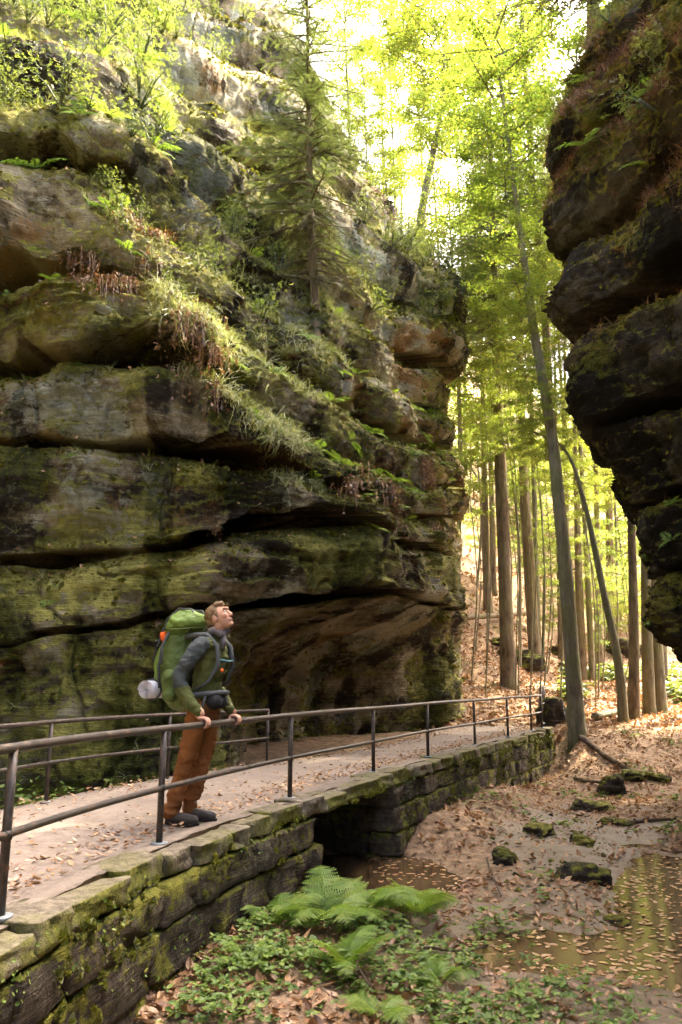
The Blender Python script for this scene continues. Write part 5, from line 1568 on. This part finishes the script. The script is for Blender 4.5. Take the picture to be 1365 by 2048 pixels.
def blobs(name, parts, voxel, mat, parent, smooth_n=6, noise=None, mats=None, pick=None):
    """one continuous surface grown over overlapping shapes"""
    mb = MB()
    for p in parts:
        if p[0] == 'cap':
            _, pts, rad = p[:3]
            pts = np.array(pts, dtype=float)
            if len(pts) > 2:
                C2, q = curve(pts, 6 * len(pts)); q0 = np.concatenate([[0], np.cumsum(np.linalg.norm(np.diff(pts, axis=0), axis=1))]); rr = np.interp(q / q[-1], q0 / q0[-1], rad)
            else:
                C2 = np.linspace(pts[0], pts[1], 8); rr = np.linspace(rad[0], rad[1], 8)
            V, F = tube(C2, rr, 16)
            if len(p) > 3:                                       # squash across an axis about the path
                ax = np.array(p[3]); k = p[4]
                near = np.concatenate([np.repeat(C2, 16, 0), C2[:1], C2[-1:]])
                d = V - near; V = near + d + np.outer(d @ ax, ax) * (k - 1)
            mb.add(V, F)
            for e, r_ in ((C2[0], rr[0]), (C2[-1], rr[-1])): mb.add(*uv_ell(e, (r_, r_, r_), None, 14, 9))
        else:
            mb.add(*uv_ell(p[1], p[2], p[3] if len(p) > 3 else None))
    o = mb.build(name, mat, None)
    m = o.modifiers.new('r', 'REMESH'); m.mode = 'VOXEL'; m.voxel_size = voxel; m.use_smooth_shade = True
    m = o.modifiers.new('s', 'SMOOTH'); m.iterations = smooth_n; m.factor = .5
    dg = bpy.context.evaluated_depsgraph_get()
    me = bpy.data.meshes.new_from_object(o.evaluated_get(dg))
    bpy.data.objects.remove(o)
    n = len(me.vertices)
    co = np.empty(n * 3, np.float32); me.vertices.foreach_get('co', co)
    V = co.reshape(-1, 3).astype(float)
    if noise:
        no = np.empty(n * 3, np.float32); me.vertices.foreach_get('normal', no)
        V = V + no.reshape(-1, 3) * noise(V)[:, None]
        me.vertices.foreach_set('co', V.astype(np.float32).ravel())
    me.materials.clear()
    for mt in (mats or [mat]): me.materials.append(mt)
    if pick:
        idx = pick(np.array([p.center[:] for p in me.polygons])).astype(np.int32)
        me.polygons.foreach_set('material_index', idx)
    me.polygons.foreach_set('use_smooth', np.ones(len(me.polygons), bool))
    me.update()
    ob = bpy.data.objects.new(name, me)
    return link(ob, parent)

pc, ptan, pn = on_rail(s_at_y(6.7))
PX, PY = pc - pn * 0.25
PYAW = math.atan2(pn[1], pn[0])
person = empty('person', (PX, PY, 0.022), PYAW)
tag(person, 'hiker in grey and olive jacket and rust trousers leaning on the railing, gazing up', 'person')
fold = lambda a, f, s, seed: (lambda V: a * fbm(V * np.array(s), f, 3, seed))

# body: one continuous figure under the clothes
blobs('body', [
    ('cap', [(-.09, -.11, .06), (.02, -.105, .49), (.09, -.09, .88)], [.030, .040, .060]),
    ('cap', [(-.05, .11, .06), (.045, .105, .49), (.10, .09, .88)], [.030, .040, .060]),
    ('cap', [(.10, 0, .90), (.13, 0, 1.12), (.16, 0, 1.38)], [.098, .092, .095], (0, 1, 0), 1.15),
    ('cap', [(.165, 0, 1.38), (.185, 0, 1.47), (.20, 0, 1.55)], [.075, .055, .052]),
    ('cap', [(.155, -.16, 1.38), (.02, -.27, 1.12), (.235, -.275, .855)], [.045, .033, .025]),
    ('cap', [(.155, .16, 1.38), (.03, .27, 1.12), (.235, .27, .855)], [.045, .033, .025])], .012, MAT['skin'], person, 4)

# head, tilted back to look up
HM = np.array(Matrix.Rotation(R(-24), 3, 'Y') @ Matrix.Rotation(R(0), 3, 'Z'))
HC = np.array((.215, 0, 1.622))
hp = lambda x, y, z: HC + HM @ np.array((x, y, z))
blobs('head', [
    ('ell', hp(-.012, 0, .022), (.092, .074, .092), HM), ('ell', hp(.03, 0, -.035), (.062, .058, .075), HM),
    ('cap', [hp(.088, 0, .020), hp(.106, 0, -.018)], [.010, .017]), ('ell', hp(.100, 0, -.022), (.017, .019, .012), HM),
    ('ell', hp(.080, 0, .048), (.020, .045, .014), HM), ('ell', hp(.088, 0, -.053), (.014, .026, .009), HM), ('ell', hp(.088, 0, -.066), (.012, .022, .009), HM), ('ell', hp(.075, 0, -.092), (.024, .026, .020), HM),
    ('ell', hp(.060, -.038, -.012), (.030, .024, .026), HM), ('ell', hp(.060, .038, -.012), (.030, .024, .026), HM),
    ('ell', hp(-.012, -.075, -.008), (.020, .010, .032), HM), ('ell', hp(-.012, .075, -.008), (.020, .010, .032), HM),
    ('cap', [hp(-.02, 0, -.06), (.185, 0, 1.48)], [.058, .056])], .0055, MAT['skin'], person, 3)
head = [c for c in person.children if c.name.startswith('head')][0]
for sy in (-1, 1):
    V, F = uv_ell(hp(.079, sy * .032, .018), (.0105, .0125, .0095), HM); obj_np('eye', V, F, cloth('eye', (.55, .52, .48), .1, 50, .3), head)
    V, F = uv_ell(hp(.0885, sy * .032, .019), (.003, .0055, .0055), HM); obj_np('iris', V, F, MAT['black_foam'], head)
    mb = MB().tube([hp(.088, sy * .014, .042), hp(.090, sy * .032, .047), hp(.078, sy * .052, .040)], [.0035, .0045, .003], 6); mb.build('eyebrow', MAT['hair'], head)
V, F = uv_ell(hp(.100, 0, -.0595), (.004, .020, .0028), HM); obj_np('mouth', V, F, cloth('lips', (.32, .11, .09), .1, 50), head)
blobs('hair', [('ell', hp(-.030, 0, .038), (.094, .080, .088), HM), ('ell', hp(-.055, 0, -.012), (.062, .070, .066), HM), ('ell', hp(.028, 0, .102), (.055, .055, .028), HM),
               ('cap', [hp(.055, 0, .092), hp(.020, -.01, .128)], [.024, .014]), ('cap', [hp(.0, -.066, .05), hp(.012, -.073, .002)], [.018, .006]), ('cap', [hp(.0, .066, .05), hp(.012, .073, .002)], [.018, .006])], .006, MAT['hair'], person, 2,
      noise=lambda V: .007 * fbm(V * np.array((1, 3.0, 1)), 26, 3, 3))

# hands closed on the rail
RAILZ = .80 - .022
def hand(sy):
    """five fingers curling over the top rail from the near side"""
    wy = sy * .272
    rx = .25
    dirs = []
    wrist = np.array((rx - .045, wy, RAILZ + .060))
    parts = [('cap', [wrist + (-.02, 0, .02), wrist], [.025, .026]), ('ell', (rx - .012, wy, RAILZ + .042), (.045, .040, .017))]
    for k, (dy, L, r_) in enumerate([(-.031, .95, .0088), (-.010, 1.05, .0092), (.011, 1.0, .009), (.031, .82, .0078)]):
        y = wy + dy
        parts.append(('cap', [(rx + .018, y, RAILZ + .042), (rx + .038 * L, y, RAILZ + .026), (rx + .042 * L, y, RAILZ - .006), (rx + .022 * L, y, RAILZ - .028)], [r_ * 1.08, r_ * 1.05, r_, r_ * .85]))
    ty = wy - sy * .036                                         # thumb on the inner side, under the rail
    parts.append(('cap', [(rx - .030, wy - sy * .022, RAILZ + .036), (rx - .036, ty - sy * .010, RAILZ + .008), (rx - .020, ty - sy * .020, RAILZ - .022)], [.0125, .0115, .009]))
    return blobs('hand', parts, .0042, MAT['skin'], person, 2)
hand(-1); hand(1)

# trousers
blobs('trousers', [
    ('cap', [(-.105, -.112, .085), (-.075, -.11, .20), (.01, -.105, .49), (.065, -.095, .72), (.095, -.075, .90)], [.066, .063, .075, .092, .105]),
    ('cap', [(-.065, .112, .085), (-.035, .11, .20), (.045, .105, .49), (.085, .095, .72), (.10, .075, .90)], [.066, .063, .075, .092, .105]),
    ('cap', [(.10, 0, .86), (.115, 0, .99)], [.125, .120], (0, 1, 0), 1.22)], .011, MAT['trousers'], person, 5,
      noise=lambda V: (.010 + .012 * np.exp(-((V[:, 2] - .16) / .1) ** 2) + .008 * np.exp(-((V[:, 2] - .5) / .1) ** 2)) * (fbm(V * np.array((1, 1, 2.6)), 7, 3, 12) - .6 * np.clip(1 - 6 * np.abs(fbm(V * np.array((1, 1, 1.8)), 8, 2, 14)), 0, 1)))
# boots
for sy, hx in ((-1, -.145), (1, -.105)):
    y = sy * .112
    b = blobs('boot', [('cap', [(hx + .045, y, .055), (hx + .055, y, .13)], [.046, .044]), ('cap', [(hx + .04, y, .045), (hx + .15, y, .045), (hx + .245, y - 0.0, .036)], [.047, .049, .040], (0, 0, 1), .9)], .009, MAT['boot'], person, 3, noise=lambda V: .003 * fbm(V, 30, 2, 8))
    a = np.linspace(0, 2 * np.pi, 36, endpoint=False)
    ox = hx + .142 + .150 * np.cos(a); oy = y + (.043 + .009 * np.cos(a)) * np.sign(np.sin(a)) * np.abs(np.sin(a)) ** .7
    ring = np.stack([ox, oy, np.full(36, .0)], 1)
    Vs = np.concatenate([ring, ring + (0, 0, .020), [(hx + .142, y, .0)], [(hx + .142, y, .02)]])
    Fq = np.array([(k, (k + 1) % 36, 36 + (k + 1) % 36, 36 + k) for k in range(36)]); Ft = np.array([(72, (k + 1) % 36, k) for k in range(36)] + [(73, 36 + k, 36 + (k + 1) % 36) for k in range(36)])
    obj_np('sole', Vs, [Fq, Ft], MAT['sole'], b, False)

# jacket: slate yoke and upper sleeves, olive below
def jpick(Cc):
    arm = np.abs(Cc[:, 1]) > .17
    fr = Cc[:, 0] > .20
    grey = (arm & (Cc[:, 2] > 1.055 + .25 * (Cc[:, 0] - .05))) | ((Cc[:, 2] > 1.33) & ~(fr & ~arm)) 
    return np.where(grey, 1, 0)
blobs('jacket', [
    ('cap', [(.105, 0, .93), (.12, 0, 1.08), (.145, 0, 1.24), (.16, 0, 1.37)], [.126, .122, .130, .120], (0, 1, 0), 1.20),
    ('ell', (.155, -.13, 1.395), (.095, .105, .062)), ('ell', (.155, .13, 1.395), (.095, .105, .062)),
    ('cap', [(.145, -.185, 1.375), (.075, -.25, 1.25), (.02, -.285, 1.10), (.10, -.285, .98), (.206, -.275, .868)], [.072, .068, .061, .055, .046]),
    ('cap', [(.145, .185, 1.375), (.08, .25, 1.25), (.03, .285, 1.10), (.11, .285, .98), (.206, .27, .868)], [.072, .068, .061, .055, .046]),
    ('cap', [(.17, 0, 1.40), (.185, 0, 1.475)], [.088, .078])], .0105, MAT['jacket_green'], person, 5,
      noise=lambda V: .013 * fbm(V * np.array((1, 1, 2.2)), 6.5, 3, 17) - .008 * np.clip(1 - 6 * np.abs(fbm(V * np.array((1, 1, 2.0)), 8, 2, 19)), 0, 1), mats=[MAT['jacket_green'], MAT['jacket_grey']], pick=jpick)
# scarf, hood roll, chest zip
a = np.linspace(0, 2 * np.pi, 40)
mb = MB().tube(np.stack([.192 + .075 * np.cos(a), .080 * np.sin(a), 1.488 + .016 * np.sin(3 * a) + .012 * np.cos(a)], 1), .030 + .007 * np.sin(7 * a), 10, False)
mb.tube([(.262, -.02, 1.47), (.272, -.03, 1.42), (.270, -.035, 1.36)], [.030, .027, .018], 10)
mb.build('scarf', MAT['scarf'], person)
a = np.linspace(.6 * np.pi, 1.4 * np.pi, 20)
MB().tube(np.stack([.165 + .11 * np.cos(a), .125 * np.sin(a), 1.462 + 0 * a], 1), .036, 10).build('hood', MAT['jacket_grey'], person)
# hip pouch
blobs('hip_pouch', [('ell', (.235, -.085, .945), (.062, .075, .066)), ('ell', (.24, .02, .945), (.05, .09, .06))], .010, MAT['black_foam'], person, 3)

# ------------------------------------------------------------------ the backpack (carried: a thing of its own)
pack = empty('backpack', (PX, PY, 0.022), PYAW)
tag(pack, 'bulging green trekking backpack with an orange tag on the hiker', 'backpack')
wr = lambda V: .012 * fbm(V * np.array((1, 1, 1.4)), 9, 3, 31) + .004 * fbm(V, 28, 2, 33)
blobs('main_bag', [('cap', [(-.125, 0, .99), (-.145, 0, 1.12), (-.150, 0, 1.30), (-.125, 0, 1.47)], [.125, .145, .148, .125], (0, 1, 0), 1.28), ('ell', (-.12, 0, 1.0), (.12, .17, .085))], .011, MAT['pack_dark'], pack, 4, noise=wr)
lid = blobs('lid', [('ell', (-.085, 0, 1.585), (.150, .175, .118)), ('ell', (-.13, 0, 1.545), (.135, .165, .10)), ('ell', (-.02, 0, 1.60), (.10, .15, .085))], .011, MAT['pack'], pack, 3, noise=lambda V: .016 * fbm(V * np.array((1, .7, 1.6)), 10, 3, 35))
blobs('back_pocket', [('cap', [(-.262, 0, 1.06), (-.285, 0, 1.22), (-.262, 0, 1.38)], [.062, .074, .055], (0, 1, 0), 1.9)], .011, MAT['pack'], pack, 4, noise=wr)
for sy in (-1, 1):
    blobs('side_pocket', [('cap', [(-.12, sy * .185, .99), (-.13, sy * .195, 1.14)], [.062, .058], (0, 1, 0), .6)], .011, MAT['pack_dark'], pack, 3, noise=wr)
    y = sy * .205
    MB().tube([(-.215, y * .93, 1.05), (-.225, y * .98, 1.22), (-.20, y * .98, 1.38), (-.155, y * .86, 1.50)], .0105, 6).build('compression_strap', MAT['webbing'], pack)
    MB().tube([(-.20, y * .98, 1.40), (-.19, y * 1.02, 1.33), (-.192, y * 1.03, 1.24)], [.008, .007, .009], 6).build('strap_end', MAT['webbing'], pack)
    MB().tube([(-.03, sy * .12, 1.46), (.07, sy * .125, 1.475), (.17, sy * .125, 1.475), (.262, sy * .12, 1.38), (.285, sy * .13, 1.24), (.22, sy * .165, 1.10), (.10, sy * .185, 1.03)], [.022, .024, .024, .022, .019, .013, .011], 8).build('shoulder_strap', MAT['webbing'], pack)
a = np.linspace(0, 2 * np.pi, 44)
MB().tube(np.stack([.105 + .175 * np.cos(a), .195 * np.sin(a), .995 + .02 * np.cos(a)], 1), .021, 8, False).build('hip_belt', MAT['webbing'], pack)
MB().tube([(.20, -.172, .99), (.19, -.185, .93), (.185, -.19, .82)], [.011, .010, .009], 6).build('belt_end', MAT['webbing'], pack)
MB().tube([(.285, -.12, 1.27), (.302, 0, 1.265), (.285, .12, 1.27)], .010, 8).build('chest_strap', MAT['buckle'], pack)
blobs('orange_pouch', [('ell', (-.245, -.055, 1.462), (.050, .055, .034)), ('ell', (-.262, -.075, 1.482), (.030, .03, .034))], .008, MAT['orange'], pack, 2, noise=lambda V: .008 * fbm(V, 30, 2, 41))
blobs('orange_whistle', [('ell', (.300, -.09, 1.19), (.014, .018, .016))], .005, MAT['orange'], pack, 1)
MB().tube([(-.02, 0, 1.05), (0.005, 0, 1.25), (0.0, 0, 1.45)], [.05, .06, .05], 12).build('back_padding', MAT['black_foam'], pack)
for sy in (-.09, .09):
    MB().tube([(-.02, sy, 1.50), (.055, sy, 1.60), (.0, sy, 1.693), (-.12, sy, 1.700), (-.222, sy, 1.62), (-.268, sy, 1.50), (-.318, sy, 1.38), (-.345, sy, 1.28)], .0085, 6).build('lid_strap', MAT['webbing'], pack)
    V, F = uv_ell((-.318, sy, 1.385), (.010, .017, .020)); obj_np('buckle', V, F, MAT['black_foam'], pack)
a = np.linspace(-.5, .5, 24)
MB().tube(np.stack([-.300 - .035 * np.cos(a * np.pi), .30 * a, 1.425 + .02 * np.cos(a * np.pi)], 1), .006, 6).build('zip', MAT['black_foam'], pack)
a = np.linspace(0, 2 * np.pi, 60)
MB().tube(np.stack([-.09 + .165 * np.cos(a), .188 * np.sin(a), 1.535 + .012 * np.cos(2 * a)], 1), .0065, 6, False).build('lid_seam', MAT['pack_dark'], pack)
# rolled sleeping mat strapped under the pocket
q = np.linspace(0, 9 * np.pi, 150)
rr = .020 + .058 * q / q[-1]
sp2 = np.stack([rr * np.cos(q), rr * np.sin(q)], 1)
roll = MB()
for k in range(2):
    pass
Vr = np.concatenate([np.stack([sp2[:, 0], np.full(150, y), sp2[:, 1]], 1) for y in (-.215, .215)])
Vr2 = Vr.copy(); sc_ = (rr - .0045) / rr; Vr2[:, 0] *= np.tile(sc_, 2); Vr2[:, 2] *= np.tile(sc_, 2)
Va = np.concatenate([Vr, Vr2]) ; n_ = 150
k = np.arange(n_ - 1)
Fr = np.concatenate([np.stack([k, k + 1, n_ + k + 1, n_ + k], 1), np.stack([2 * n_ + k, 3 * n_ + k, 3 * n_ + k + 1, 2 * n_ + k + 1], 1), np.stack([k, 2 * n_ + k, 2 * n_ + k + 1, k + 1], 1), np.stack([n_ + k, n_ + k + 1, 3 * n_ + k + 1, 3 * n_ + k], 1)])
mat_o = obj_np('sleeping_mat', Va, Fr, MAT['foil'], None)
mat_o.location = tuple(Vector((PX, PY, .022)) + Matrix.Rotation(PYAW, 3, 'Z') @ Vector((-.325, 0, 1.035)))
mat_o.rotation_euler = (0, 0, PYAW)
tag(mat_o, 'rolled silver sleeping mat strapped low on the green backpack', 'sleeping mat')
for y in (-.12, .12):
    a = np.linspace(0, 2 * np.pi, 30)
    MB().tube(np.stack([.084 * np.cos(a), np.full(30, y), .084 * np.sin(a)], 1), .008, 6, False).build('mat_strap', MAT['webbing'], mat_o)
